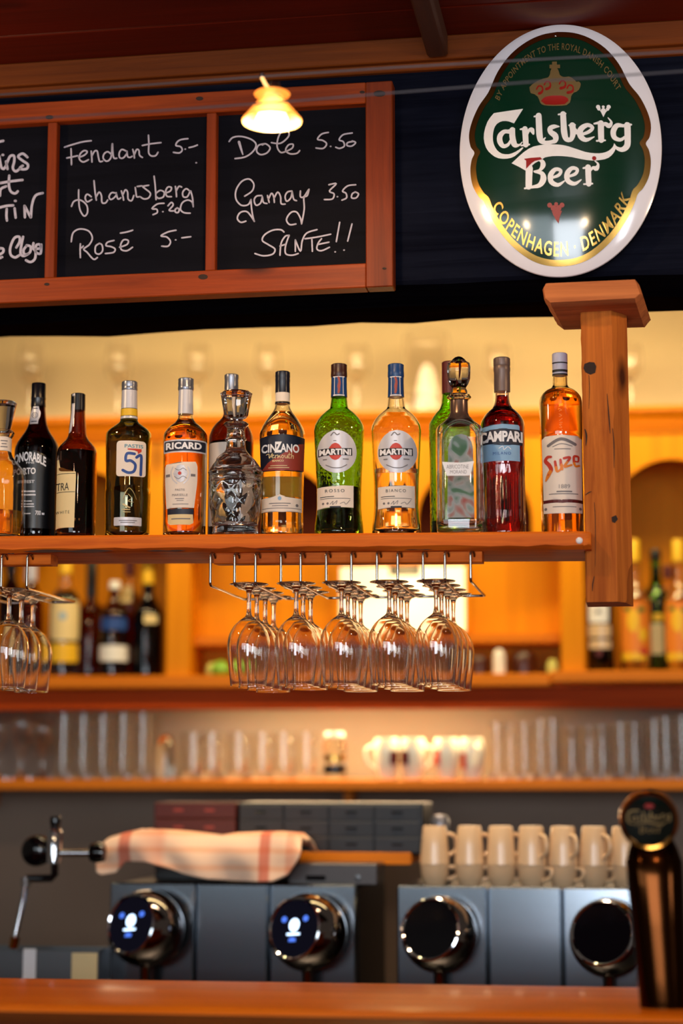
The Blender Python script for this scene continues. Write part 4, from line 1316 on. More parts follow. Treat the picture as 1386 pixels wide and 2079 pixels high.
# the two martini bottles
def martini(cx, glass_, liq, lev, label, cap_, name_, lx, cxl, lb_mat, title, tx0, tx1):
    b = Bottle(FR, 'vermouth_bottle', label, cx, -.028, ST,
               [(765, 15), (800, 15.5), (818, 17), (829, 19), (836, 27), (845, 37), (856, 45), (866, 49.5), (876, 51), (890, 50.5), (930, 48.5), (985, 45.5), (1025, 44.8), (1050, 46.5), (1070, 49), (1083, 49.5)], glass_, group=GB, level=lev, liquid=liq)
    b.turned('cap', [(740, 14), (741.5, 16.3), (754, 16.2), (756, 16.6), (765, 16.8), (767, 16)], cap_)
    l = b.turned('neck_label', [(766.5, 15.8), (790, 16.2), (807, 16.8)], 'bluecap')
    b.letters('neck_stripes', 'brick', [('r', [(cx - 1, 770), (cx + 1, 780), (cx - 1, 800)], 4.5), ('r', [(cx + .5, 778), (cx - 2, 788), (cx + 1, 796)], 3)], l, eps=.0016)
    b.letters('neck_edging', 'silver', [('r', [(cx - 9, 769), (cx - 9.5, 803)], 1), ('r', [(cx + 8, 769), (cx + 8.5, 803)], 1), ('l', cx - 12, 804, cx + 11, 806.5), ('l', cx - 12, 767, cx + 11, 769)], l, eps=.0014)
    l = b.band('round_label', circ(cxl, 925, 40, 40, 42.5), 'silver', ny=22)
    b.letters('red_disc', 'red', [('p', circ(cxl - 3, 925, 14, 24, 17))], l, eps=.0010)
    b.letters('name_field', lb_mat, [('p', [(lx, 918.5), (lx + 68, 917.5), (lx + 68.5, 932.5), (lx, 933.5)])], l, eps=.0013)
    b.letters('lettering', 'white', [('t', 'MARTINI', lx + 2, 919.8, lx + 66, 931.8, {'bold': .045, 'space': 1.0})], l, eps=.0017)
    b.letters('small_print', 'greyink', [('r', [(cxl - 12, 893), (cxl - 6, 887), (cxl, 892), (cxl + 5, 890)], 2), ('l', cxl - 7, 903, cxl - 1, 904.3), ('l', cxl - 28, 939, cxl - 20, 941), ('l', cxl + 12, 939, cxl + 24, 941), ('r', [(cxl - 22, 951), (cxl - 8, 957), (cxl + 8, 957), (cxl + 20, 951)], 1.6)], l, eps=.0012)
    l = b.band('lower_label', [(tx0, 993), (tx1, 992), (tx1, 1037), (tx0, 1038.5)], 'paper')
    w_ = tx1 - tx0
    b.letters('lettering', 'ink', [('t', title, tx0 + 16, 1000, tx1 - 18, 1006, {'bold': 0, 'space': 1.35}), ('l', tx0 + 6, 1014, tx0 + 34, 1015.2), ('l', tx0 + 6, 1018, tx1 - 6, 1018.8)], l)
    b.letters('signatures', 'greyink', [('r', [(tx0 + 26, 1030), (tx0 + 32, 1024), (tx0 + 31, 1031), (tx0 + 40, 1023), (tx0 + 38, 1030)], 1), ('r', [(tx0 + 46, 1029), (tx0 + 54, 1026), (tx0 + 58, 1030), (tx0 + 66, 1021)], 1), ('p', circ(tx0 + 12, 1028, 2.4, 10)), ('p', circ(tx0 + 21, 1028, 2.4, 10))], l)
    b.letters('foot_print', 'navy', [('l', cxl - 14, 1034, cxl + 8, 1037)], l, eps=.0014)
martini(688, 'g_green', 'l_dark', 992, 'green glass vermouth bottle with dark brown cap and round Martini label, Rosso', 'browncap', '', 646, 683.5, 'ink', 'ROSSO', 644, 717)
martini(804, 'g_gold', 'l_pale', 955, 'clear vermouth bottle with blue cap and round Martini label, Bianco', 'bluecap', '', 769, 806.5, 'ink', 'BIANCO', 767, 841)
# green bottle behind the liqueur flask
b = Bottle(FR, 'vermouth_bottle', 'green bottle with red-brown cap half hidden behind the stoppered liqueur flask', 914, .05, ST,
           [(770, 15), (800, 16), (820, 18), (829, 21), (840, 30), (852, 38), (862, 43), (876, 44), (930, 43), (1083, 42)], 'g_green', group=GB, level=1060, liquid='l_dark')
b.turned('cap', [(735, 14), (737, 16.5), (762, 16.5), (800, 16.5)], 'claret')
# stoppered flask: rounded-square section with an arched window
cxf, wf = 932, -.058
zf = lambda y: FR.hit(cxf, y, wf)[1] - ST(FR.hit(cxf, 930, wf)[0])
zsh = zf(872)
def sq(a, r, z):
    k = min(1, max(0, (zf(846) - z) / (zf(846) - zsh)))
    n = 2 + 3.0 * k
    a2 = a + 0
    q = (abs(math.cos(a2)) ** n + abs(math.sin(a2)) ** n) ** (-1 / n)
    return r * (1 + (q - 1) * k) * 1.0
b = Bottle(FR, 'liqueur_flask', 'clear square liqueur flask with arched front, glass stopper and small white hanging label', cxf, wf, ST,
           [(803, 23), (807, 25), (811, 21), (815, 17.5), (836, 18), (846, 21), (856, 31), (866, 41), (874, 46), (880, 47.5), (1060, 47.5), (1080, 46)], 'g_clear', group=GB, t=.0045, seg=96, cat='flask', rf=sq, solid_base=.014)
b.turned('neck_sleeve', [(812, 17.8), (838, 18.4), (846, 21.4), (856, 31.5), (860, 35)], pm('smoky_metal_sleeve', (120, 96, 84), .25, .7), cap_bottom=False, cap_top=False)
st_ = b.turned('stopper', [(733, 16), (737, 22), (746, 24), (770, 23), (780, 19), (788, 14), (794, 17), (800, 17), (803, 12), (825, 11)], 'g_cut', 8)
b.turned('stopper_knob', [(724, 3), (726, 8), (730, 13), (733, 15)], 'blackgloss')
fr_y = -b.rad(zf(950)) * 0.985
def fl(x, y, d):
    return (b.px(x), -b.rad(zf(950)) - .0012 - d, b.pz(y))
arch = [(899, 1060)] + [(934 - 35 * math.cos(t), 905 - 38 * math.sin(t)) for t in np.linspace(0, math.pi, 20)] + [(969, 1060)]
m = MB(); m.tube([fl(x, y, 0) for x, y in arch], .0022, 8); m.build('arch_moulding', 'g_clear', b.o)
arch2 = [(888, 1066)] + [(934 - 45 * math.cos(t), 912 - 50 * math.sin(t)) for t in np.linspace(.35, math.pi - .35, 16)] + [(980, 1066)]
m = MB(); m.tube([fl(x, y, -.0012) for x, y in arch2], .0016, 8); m.build('outer_moulding', 'g_clear', b.o)
# added pane painted with the blurred colours that the glass refracts
m = MB()
def bk(x, y, d):
    return (b.px(x), b.rad(zf(950)) * .80, b.pz(y))
flatpoly(m, [(908, 900), (914, 886), (924, 877), (936, 874), (948, 878), (958, 890), (962, 904), (964, 1046), (904, 1046)], bk)
mt, nt, b_ = _base('painted_refraction_colours')
_n = nt.nodes.new('ShaderNodeTexNoise'); _n.inputs['Scale'].default_value = 26; _n.inputs['Detail'].default_value = 1.5; _n.inputs['Distortion'].default_value = 1.2
_c = nt.nodes.new('ShaderNodeTexCoord'); nt.links.new(_c.outputs['Object'], _n.inputs['Vector'])
_r = nt.nodes.new('ShaderNodeValToRGB')
_e = _r.color_ramp.elements
_e[0].position = .30; _e[0].color = lin((70, 122, 84)); _e[1].position = .72; _e[1].color = lin((196, 96, 90))
for _p, _q in ((.38, (92, 140, 104)), (.44, (172, 192, 188)), (.53, (214, 216, 216)), (.60, (206, 164, 156))):
    _x = _e.new(_p); _x.color = lin(_q)
nt.links.new(_n.outputs['Fac'], _r.inputs[0]); nt.links.new(_r.outputs[0], b_.inputs['Base Color'])
b_.inputs['Roughness'].default_value = .5
m.build('refraction_pane', mt, b.o, 0, recalc=False)
m = MB()
flatpoly(m, [(897, 946), (934, 948), (961, 945), (953, 974), (906, 974)], lambda x, y, d: fl(x, y, .0024))
l = m.build('hang_label', 'white', b.o, 0, recalc=False)
m = MB()
g_ = lambda x, y, d: fl(x, y, .0029)
text(m, 'ABRICOTINE', 906, 952, 950, 960, g_, bold=-.01); text(m, 'MORAND', 913, 963, 946, 970, g_, bold=-.01)
m.build('lettering', 'greyink', l, 0, recalc=False)
# campari
b = Bottle(FR, 'bitter_bottle', 'dark red bitter bottle with taupe cap and pale blue Campari label', 1020, .002, ST,
           [(790, 14), (808, 14.5), (820, 16.5), (828, 20), (836, 29), (845, 37), (856, 43), (866, 45), (945, 45), (950, 44), (1083, 44.5)], 'g_red', group=GB, level=804, liquid='l_red', seg=112,
           rf=lambda a, r, z: r * (1 - (.022 * (math.cos(24 * a) > .2) if z < .125 and z > .01 else 0)))
b.turned('cap', [(727, 15), (729, 17), (742, 17.2), (744, 16.4), (747, 17.2), (754, 17), (756, 16.4), (780, 16.6), (796, 16.4)], 'taupecap')
l = b.band('front_label', [(979, 872), (1000, 869.5), (1020, 869), (1054, 870), (1054, 943), (979, 943)], 'skyblue')
b.band('name_field', [(977.5, 880.5), (1020, 878), (1059, 880), (1059, 911), (1020, 912), (977.5, 909)], 'navy', parent=l, eps=.0009)
b.letters('lettering', 'white', [('t', 'CAMPARI', 973, 883, 1060, 905, {'bold': .04, 'space': .95})], l, eps=.0015)
b.letters('small_lettering', 'blue', [('t', 'MILANO', 1000, 925, 1036, 931, {'bold': 0, 'space': 1.3})], l, eps=.0011)
b.letters('signature', 'white', [('r', [(1012, 918), (1020, 914), (1022, 921), (1030, 915), (1036, 920)], 1.2)], l, eps=.0011)
# suze
b = Bottle(FR, 'gentian_bottle', 'orange amber bottle with pale banded cap and cream Suze label, beside the wooden post', 1138, -.002, ST,
           [(760, 15), (783, 15.5), (788, 19), (794, 30), (802, 38), (810, 42), (820, 43.5), (880, 43.5), (890, 43), (985, 42.5), (1083, 42.5)], 'g_amber', group=GB, level=792, liquid='l_suze')
b.turned('cap', [(718, 14), (719.5, 15.6), (738, 15.8), (740, 15.4), (763, 15.6)], 'lilaccap')
b.letters('cap_bands', 'ink', [('l', 1122.5, 738, 1153.5, 740.2), ('l', 1122.5, 753, 1153.5, 757.5), ('l', 1122.5, 761, 1153.5, 764)], b.body, eps=.0022)
l = b.band('front_label', [(1099, 892), (1138, 890), (1179, 892), (1178, 1020), (1138, 1021.5), (1101, 1020)], 'paper')
b.letters('dark_rule', 'claret', [('p', [(1101, 1020.5), (1138, 1022), (1178, 1020.5), (1178, 1026), (1138, 1027.5), (1101, 1026)])], l, eps=.0006)
b.letters('lettering', 'red', [('r', [(1117, 934, 5), (1110, 934, 6), (1106, 941, 7), (1113, 950, 8), (1117, 960, 8), (1112, 968, 7)], 6), ('r', [(1125, 944, 5), (1127, 957, 6)], 5), ('r', [(1136, 941, 5), (1137, 952, 6)], 5), ('r', [(1143, 938, 5), (1155, 936, 5), (1149, 946, 5)], 5), ('r', [(1171, 933, 4), (1163, 934, 5), (1163, 948, 5)], 5), ('r', [(1164, 943, 3), (1171, 943, 3), (1172, 934, 4)], 4)], l, eps=.0013)
b.letters('gold_lettering', 'orange', [('r', [(1115, 964, 8), (1110, 973, 7), (1106, 981, 3)], 6), ('r', [(1127, 956, 6), (1129, 964, 5), (1136, 960, 4), (1138, 950, 5), (1139, 960, 5)], 5), ('r', [(1149, 946, 5), (1144, 955, 5), (1158, 951, 4)], 5), ('r', [(1163, 947, 5), (1166, 953, 4), (1173, 951, 4)], 5)], l, eps=.0014)
b.letters('small_print', 'greyink', [('r', [(1112, 911), (1138, 899), (1166, 909)], 6, 10), ('r', [(1121, 914), (1138, 908.5), (1160, 913)], 1.4), ('l', 1124, 918, 1157, 919.4), ('t', '1889', 1132, 990, 1154, 998, {'bold': -.01}), ('l', 1127, 1003, 1158, 1005.5), ('l', 1112, 1008, 1170, 1009.6)], l, eps=.0012)
l = b.band('lower_label', [(1100, 1026.5), (1138, 1028), (1179, 1026.5), (1178, 1047), (1138, 1048.5), (1101, 1047)], 'paper')
b.letters('lettering', 'greyink', [('l', 1119, 1034, 1166, 1035.4), ('p', circ(1105, 1038, 3, 10)), ('p', circ(1174, 1038, 3, 10))], l)
b.letters('embossed_word', 'orange', [('r', [(1135, 876), (1140, 876), (1135, 870), (1140, 870)], 1), ('r', [(1135, 866), (1141, 866)], 1), ('r', [(1135, 862), (1141, 858)], 1), ('r', [(1135, 854), (1140, 852), (1135, 849)], 1), ('r', [(1135, 843), (1140, 841), (1135, 838)], 1), ('r', [(1135, 834), (1140, 832)], 1)], b.body, eps=.0012)

# ------------------------------------------------------------------ back wall and back bar cabinet
WBK = 0.34
_, zTS = BK.hit(700, 843, 0)              # top of the cornice
_, zTS1 = BK.hit(700, 890, 0)             # underside of the cornice
_, zSH = BK.hit(700, 1369, -.03)          # cabinet floor, front edge
_, zSH1 = BK.hit(700, 1395, -.03)
_, zAP = BK.hit(700, 1440, 0.0)
_, zGS = BK.hit(700, 1582, -.02)          # glass shelf
_, zGS1 = BK.hit(700, 1604, -.02)
bku = lambda x, y=1150, w=0.0: BK.hit(x, y, w)[0]
bkz = lambda y, w=0.0, x=700: BK.hit(x, y, w)[1]
def bkbox(x0, x1, w0, w1, y0, y1, bev=.003, wpx=None):
    """box whose front face (at w0) covers photograph columns x0-x1 and rows y0-y1"""
    m = MB(); m.box(bku(x0, (y0 + y1) / 2, w0), bku(x1, (y0 + y1) / 2, w0), w0, w1, bkz(y1, w0), bkz(y0, w0), bev)
    return m
m = MB(); m.box(-2.6, 2.6, WBK, WBK + .06, zTS1, 3.3)
struct(BK.put(m.build('wall_back', 'plaster')))
m = MB(); m.box(-2.6, 2.6, WBK, WBK + .06, zGS1 + .012, zSH)
struct(BK.put(m.build('wall_back_middle', 'greywall'))); bpy.data.objects['wall_back_middle'].name = 'wall_rear'
m = MB(); m.box(-2.6, 2.6, WBK, WBK + .06, 0, zGS1 + .012)
o = m.build('wall_lower', 'slate_wall'); struct(BK.put(o))

U0, U1 = -1.6, 1.7
cab = thing('back_bar_cabinet', 'honey coloured wooden back bar cabinet with arched openings, cornice and bottle compartments', 'cabinet', BK.world(0, 0, 0), -BK.th)
# cornice: stepped profile run along the front
prof = [(-.055, 0), (-.058, -.006), (-.058, -.016), (-.046, -.020), (-.040, -.032), (-.028, -.040), (-.026, -.050), (-.014, -.058), (-.012, zTS1 - zTS), (0.0, zTS1 - zTS), (.33, zTS1 - zTS), (.33, 0)]
m = MB(); m.loft([[(u, w, zTS + z) for w, z in prof] for u in (U0, U1)]); m.build('cornice', 'cab_wood_h', cab, 30)
# arch board
zab = bkz(1128)
def arch_board():
    m = MB()
    centres = [bku(x, 1055) for x in (161, 562, 963, 1364)]
    zc_ = bkz(1057); r = 115 / F_PX * depth(BK.world(0, 0, zc_))
    sp = centres[1] - centres[0]
    outl = [(U0, zTS1 + .004)]
    poly = [(U0, zTS1 + .004), (U0, zab)]
    for c in [centres[0] - sp] + centres + [centres[3] + sp]:
        if c - r < U0 or c + r > U1:
            continue
        poly.append((c - r, zab))
        for t in np.linspace(math.pi, 0, 28):
            poly.append((c + r * math.cos(t), zc_ + r * math.sin(t)))
        poly.append((c + r, zab))
    poly += [(U1, zab), (U1, zTS1 + .004)]
    m.prism(poly, 0.0, .02, lambda x, y, d: (x, d, y))
    return m
arch_board().build('arched_front', 'cab_wood', cab, 20)
for x0, x1 in ((337, 386), (1138, 1186)):
    bkbox(x0, x1, -.004, .31, 1126, 1372).build('divider', 'cab_wood', cab, 30)
m = MB(); m.box(U0, U1, .315, .33, zSH, zTS1 + .01); m.build('back_panel', 'cab_wood', cab, 30)
# middle bay: recessed lit panel, its little shelf and the dark space under it
o = bkbox(386, 1138, .13, .145, 1128, 1290, .001); o.build('recessed_panel', 'cab_wood', cab, 30)
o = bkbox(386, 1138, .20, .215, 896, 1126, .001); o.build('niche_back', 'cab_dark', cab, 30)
o = bkbox(386, 1138, .06, .30, 1288, 1309); o.build('inner_shelf', 'cab_wood_h', cab, 30)
o = bkbox(386, 1138, .135, .30, 1120, 1130); o.build('inner_top', 'cab_wood_h', cab, 30)
o = bkbox(386, 1138, .24, .25, 1300, 1380, .001); o.build('lower_back', 'cab_wood', cab, 30)
m = MB(); m.box(U0, bku(1118, 1385, -.03), -.03, .33, zSH1, zSH, .004); m.box(bku(1118, 1385, -.045), U1, -.045, .33, bkz(1388, -.045), bkz(1364, -.045), .004); m.build('floor_board', 'cab_wood_h', cab, 30)
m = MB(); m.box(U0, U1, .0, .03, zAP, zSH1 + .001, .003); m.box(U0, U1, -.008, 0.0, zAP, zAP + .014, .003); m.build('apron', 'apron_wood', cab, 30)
# lit frosted panel in the middle bay
M['litpanel'] = pm('lit_frosted_panel', (255, 246, 220), .5, emit=(255, 232, 180), estr=0.95, noise=.04, nscale=12)
pu0, pu1 = bku(690, 1220, .118), bku(944, 1220, .118)
pnl = thing('light_panel', 'bright rectangular lit frosted panel in the middle bay behind the hanging wine glasses', 'light panel', BK.world((pu0 + pu1) / 2, .118, bkz(1284, .118)), -BK.th)
hw_ = (pu1 - pu0) / 2; hh = bkz(1152, .118) - bkz(1284, .118)
m = MB(); m.box(-hw_, hw_, .0, .010, 0, hh, .001); m.build('diffuser', 'litpanel', pnl, 30)
m = MB()
for a in ((-hw_ - .02, -hw_, 0, hh), (hw_, hw_ + .012, 0, hh)):
    m.box(a[0], a[1], -.008, .010, a[2], a[3], .002)
    m.build('side_strip', 'cab_wood', pnl, 30); m = MB()
m = MB(); m.box(hw_ * -.2, hw_ * .28, -.012, -.002, hh * .86, hh * 1.02, .002); m.build('cable_box', 'blackplast', pnl, 30)
bulb('middle_bay_light', BK.world(bku(815, 1160), .02, bkz(1150)), 1.2, AMBER, .04)
# plank with the glasses
gshelf = thing('glass_shelf', 'long honey coloured wooden shelf carrying rows of glasses and white cups', 'shelf', BK.world(0, -.02, zGS1), -BK.th)
m = MB(); m.box(U0, U1, 0, .36, 0, zGS - zGS1, .004); m.build('board', 'cab_wood_h', gshelf, 30)
for q in (-1.1, 0.0, 1.15):
    m = MB(); m.box(q - .012, q + .012, .20, .355, -.05, 0, .003); m.build('bracket', 'cab_wood_h', gshelf, 30)

# ------------------------------------------------------------------ bottles in the cabinet
GC = 'blurred bottles in the back bar cabinet'
zfloorL = zSH + .0003
zfloorR = bkz(1364, -.045) + .0003
def cabb(x, w, hwid, ytop, ysh, ynk, gl, label, capm=None, ycap=None, labels=(), liquid=None, level=None, nkw=.36, z=None, name='bottle', capw=None):
    base = z if z is not None else (zfloorL if x < 1150 else zfloorR)
    nk = hwid * nkw
    b = Bottle(BK, name, label, x, w, base, [(ytop, nk), (ynk, nk * 1.05), (ynk + (ysh - ynk) * .35, nk * 1.5), (ynk + (ysh - ynk) * .7, hwid * .85), (ysh, hwid), (1368, hwid)], gl, group=GC, seg=28, liquid=liquid, level=level)
    if capm:
        c = capw or nk * 1.15
        b.turned('cap', [(ytop - 2, c * .9), (ytop, c), (ycap, c * 1.03)], capm, 24)
    for mt, (x0, y0, x1, y1) in labels:
        b.band('label', rrect(x0, y0, x1, y1, 2), mt, ny=4, nx=10)
    return b
cabb(62, .06, 27, 1130, 1225, 1180, 'g_brown', 'brown bottle behind the short glass rack, with pale cap, at the left photo edge', 'lilaccap', 1180)
cabb(22, .14, 27, 1120, 1215, 1170, 'g_dark', 'dark bottle farthest left in the cabinet, behind hanging wine glasses', 'blackcap', 1160, [('cream', (2, 1270, 42, 1330))])
b = cabb(132, .04, 31, 1120, 1220, 1185, 'g_gold', 'yellow bottle with a big cream label and round emblem, left cabinet bay', 'yellow', 1165, [('cream', (104, 1222, 161, 1302)), ('yellow', (106, 1308, 160, 1346))], 'l_dark', 1200)
b.letters('emblem', 'skyblue', [('p', circ(128, 1253, 8, 14))], b.body, eps=.0012)
cabb(185, .115, 27, 1120, 1240, 1215, 'g_brown', 'red-brown bottle with long black neck, next to the yellow-labelled one', 'blackcap', 1212)
cabb(232, .03, 31, 1182, 1250, 1212, 'g_brown', 'bottle with white ball stopper, blue collar label and white lower label', 'white', 1196, [('blue', (206, 1256, 258, 1281)), ('white', (204, 1312, 262, 1344))], 'l_brown', 1255, .3, capw=11)
cabb(262, .15, 27, 1130, 1225, 1190, 'g_amber', 'amber bottle half hidden behind the ball-stoppered one', 'claret', 1170, [('cream', (240, 1190, 268, 1225))], 'l_red', 1200)
cabb(300, .05, 31, 1130, 1250, 1205, 'g_dark', 'black wine bottle with yellow neck foil beside the left wooden divider', 'yellow', 1186, [('cream', (292, 1250, 320, 1268))], 'l_dark', 1215)
b = cabb(1218, .02, 27, 1130, 1222, 1180, 'g_dark', 'dark square-shouldered bottle with white and pink labels below the wooden post', 'blackcap', 1165, [('white', (1194, 1224, 1234, 1266)), ('ceramic', (1192, 1269, 1238, 1296)), ('ceramic', (1194, 1301, 1238, 1319))], 'l_dark', 1180)
b.letters('emblem', 'navy', [('p', circ(1213, 1244, 6, 12, 4))], b.body, eps=.0012)
b.letters('red_mark', 'claret', [('p', circ(1213, 1328, 7, 12))], b.body, eps=.0012)
def ycap_b(x, lab, w=.02, lim=1140, fruit=True):
    b = cabb(x, w, 31, 1098, 1222, 1175, 'g_gold', lab, 'yellow', lim, [('orange', (x - 29, 1224, x + 30, 1330)), ('yellow', (x - 28, 1326, x + 20, 1342))], 'l_pale', 1200, .38, capw=12)
    b.letters('fruit_print', 'yellow', [('p', circ(x - 4, 1262, 13, 14, 24)), ('p', circ(x + 14, 1290, 9, 12, 14))], b.body, eps=.0012)
    b.letters('leaf_print', pm('leaf_print', (60, 110, 30), .6), [('p', circ(x - 16, 1238, 7, 12, 5)), ('p', circ(x + 12, 1240, 8, 12, 6))], b.body, eps=.0014)
    b.letters('red_print', 'red', [('p', circ(x + 16, 1324, 9, 12, 8))], b.body, eps=.0016)
ycap_b(1288, 'fruit liqueur bottle with yellow cap and orange label, just right of the wooden post')
ycap_b(1378, 'fruit liqueur bottle with yellow cap, cut by the right photo edge', .03)
cabb(1332, .105, 27, 1118, 1225, 1170, 'g_green', 'dark green bottle with black cap, between the two yellow-capped ones', 'blackcap', 1138, [('yellow', (1324, 1248, 1345, 1262)), ('cream', (1318, 1268, 1344, 1330))], 'l_dark', 1150)
cabb(1356, .20, 24, 1150, 1240, 1200, 'g_amber', 'slim amber bottle behind the green one in the right bay', 'claret', 1175, [('orange', (1346, 1225, 1366, 1340))], 'l_amber', 1210)
# small things under the inner shelf
def small(name, lab, cat, x, w, prof, mat, z=None, group=None, seg=28):
    ym = sum(p[0] for p in prof) / len(prof)
    u, _ = BK.hit(x, ym, w)
    zb = z if z is not None else zfloorL
    k = F_PX / depth(BK.world(u, w, zb))
    zs = [(h / k, max(BK.hit(x, y, w)[1] - zb, 0)) for y, h in prof]
    zs = [(0, zs[0][1])] + zs + [(zs[-1][0], 0), (0, 0)]
    m = MB(); m.lathe(zs[::-1], seg)
    o = m.build(name, mat)
    BK.put(o, u, w, zb)
    return tag(o, lab, cat, group)
small('white_bottle', 'small white cylindrical bottle standing in the dark space under the inner shelf', 'bottle', 1013, .03, [(1318, 6), (1321, 9), (1328, 12), (1334, 13), (1375, 13)], 'whiteceramic')
M['lime'] = pm('lime_skin', (128, 178, 50), .4, noise=.15)
M['limepale'] = pm('pale_lime_skin', (206, 206, 110), .4, noise=.12)
small('lime', 'green lime on the cabinet floor, left of the hanging glasses', 'fruit', 448, .01, [(1341, 3), (1344, 11), (1352, 18), (1362, 20), (1372, 14), (1377, 5)], 'lime')
small('lemon', 'pale yellow-green lemon touching the lime on the cabinet floor', 'fruit', 431, .03, [(1345, 3), (1350, 10), (1360, 14), (1370, 11), (1376, 4)], 'limepale')
small('lemon', 'yellow-green lemon beside the right wooden divider', 'fruit', 1121, .02, [(1338, 3), (1342, 9), (1356, 12), (1368, 10), (1374, 4)], 'limepale')
M['darkjar'] = pm('dark_brown_jar', (70, 32, 18), .3)
small('jar', 'dark brown jar left of the small white bottle', 'jar', 972, .09, [(1330, 14), (1336, 20), (1345, 22), (1375, 21)], 'darkjar')
small('jar', 'wide dark brown jar right of the small white bottle', 'jar', 1062, .10, [(1322, 16), (1330, 24), (1345, 26), (1375, 25)], 'darkjar')

# ------------------------------------------------------------------ glassware on top of the cornice
GT = 'glassware on top of the back bar'
def lathe_glass(name, lab, cat, x, w, prof, mat, t=.0016, z=0, group=None, fr=BK, seg=32, solid=0):
    """open glass vessel; prof: (y, half width) top to bottom in photograph measures"""
    ym = sum(p[0] for p in prof) / len(prof)
    u, _ = fr.hit(x, ym, w)
    k = F_PX / depth(fr.world(u, w, fr.hit(x, ym, w)[1]))
    P = [(h / k, fr.hit(x, y, w)[1] - z) for y, h in smooth_prof(prof, 5)]
    zmin = P[-1][1]
    H0 = P[0][1]
    P = [(r, (zz - zmin) / (H0 - zmin) * H0) for r, zz in P]
    up = P[::-1]
    cut_ = solid
    inn = [(max(r - t, .002), zz) for r, zz in up if zz > max(cut_, .006)]
    pr = [(0, 0)] + up + inn[::-1] + [(0, inn[0][1] - .001)]
    m = MB(); m.lathe(pr, seg)
    o = m.build(name, mat, recalc=False, smooth=60)
    fr.put(o, u, w, z)
    return tag(o, lab, cat, group)
for x, lab in ((62, 'stemmed glass on the cornice above the port bottle'), (240, 'stemmed glass on the cornice above the pastis bottle'), (400, 'stemmed glass on the cornice above the Ricard bottle'),
               (543, 'stemmed glass on the cornice left above the Cinzano bottle'), (724, 'stemmed glass on the cornice right above the green Martini bottle'), (1010, 'stemmed glass on the cornice above the Campari bottle'), (1279, 'stemmed glass on the cornice right behind the wooden post')):
    lathe_glass('stemmed_glass', lab, 'glass', x, .09, [(700, 22), (720, 26), (745, 27), (765, 18), (775, 5), (810, 4), (836, 6), (842, 24), (848, 25)], 'g_wine', z=zTS + .0003, group=GT, solid=(848 - 768) / 720)
lathe_glass('glass_jar', 'large straight glass jar on the cornice with a white bottle inside it', 'jar', 865, .10, [(676, 44), (690, 47), (760, 48), (846, 48)], 'g_wine', z=zTS + .0003, group=GT)
small('white_bottle', 'white long-necked bottle inside the large glass jar on the cornice', 'bottle', 862, .10, [(745, 5), (770, 7), (790, 11), (815, 16), (838, 17)], 'whiteceramic', z=zTS + .008)

# ------------------------------------------------------------------ glasses and cups on the glass shelf
GG = 'glasses on the long shelf'
zg = zGS + .0003
def tall(x, w, hw_, yt, lab, cat='tumbler', name='tall_glass'):
    return lathe_glass(name, lab, cat, x, w, [(yt, hw_), (yt + 4, hw_ * .99), (1500, hw_ * .92), (1560, hw_ * .84), (1579, hw_ * .8)], 'g_clear', t=.0022, z=zg, group=GG, solid=.012)
for i, x in enumerate((128, 168, 208, 249, 289)):
    tall(x, .03, 19, 1447, 'tall straight glass, %s of five in the row right of the round wine glass' % ('first', 'second', 'third', 'fourth', 'fifth')[i])
def stemmed(x, w, hw_, yt, lab, ys=1535):
    return lathe_glass('stemmed_glass', lab, 'glass', x, w, [(yt, hw_ * .8), (yt + 18, hw_), (yt + 40, hw_ * .9), (ys, 5), (ys + 8, 3.5), (1570, 4), (1576, hw_ * .8), (1580, hw_ * .85)], 'g_wine', z=zg, group=GG, solid=(1580 - ys) / 720)
stemmed(43, .05, 24, 1450, 'round wine glass on the long shelf near the left photo edge')
stemmed(-6, .05, 24, 1455, 'wine glass on the long shelf cut by the left photo edge')
stemmed(86, .14, 22, 1460, 'wine glass on the long shelf behind the first tall glass')
small('small_glass', 'small pale gold glass on the long shelf', 'small_glass', 336, .03, [(1492, 6), (1500, 14), (1520, 17), (1560, 18), (1579, 17)], 'g_gold', z=zg)  # plain small glass
M['glow'] = pm('warm_glow', (255, 220, 150), .5, emit=(255, 200, 110), estr=2.5)
def mug(x, w, yt, lab):
    o = thing('beer_mug', lab, 'mug', BK.world(bku(x, 1530, w), w, zg), -BK.th - 1.0, GG)
    k = 720.0
    r = 23 / k; H = (1580 - yt) / k
    m = MB(); m.lathe([(0, 0), (r * .95, 0), (r, .006), (r, H * .3), (r * .97, H), (r * .90, H), (r * .88, H * .3), (r * .86, .018), (0, .016)], 16); m.build('body', 'g_clear', o, 30, recalc=False)
    m = MB(); m.tube([tuple(q) for q in spline([(r * .95, 0, H * .82), (r + .018, 0, H * .80), (r + .026, 0, H * .5), (r + .014, 0, H * .24), (r * .95, 0, H * .2)], 5)], .005, 10); m.build('handle', 'g_clear', o)
    return o
for i, (x, w) in enumerate(((392, .10), (430, .03), (484, .03), (532, .10), (575, .03), (622, .10))):
    mug(x, w, 1484, 'clear glass beer mug on the long shelf, %s from the left of its group' % ('first', 'second', 'third', 'fourth', 'fifth', 'sixth')[i])
o = thing('jar', 'glass jar with gold and black bands on the long shelf, left of the white cups', 'jar', BK.world(bku(679, 1530, .03), .03, zg), -BK.th)
m = MB(); m.lathe([(0, 0), (.030, 0), (.032, .004), (.032, .095), (.026, .108), (.026, .118), (0, .118)], 28); m.build('body', 'g_gold', o, 40)
m = MB(); m.lathe([(.0326, .018), (.0326, .040)], 28); m.build('dark_band', 'blackplast', o, 40)
m = MB(); m.lathe([(.0326, .050), (.0326, .066)], 28); m.build('gold_band', 'gold', o, 40)
m = MB(); m.lathe([(0, .132), (.026, .132), (.028, .129), (.028, .118), (0, .118)], 28); m.build('lid', 'silver', o, 40)
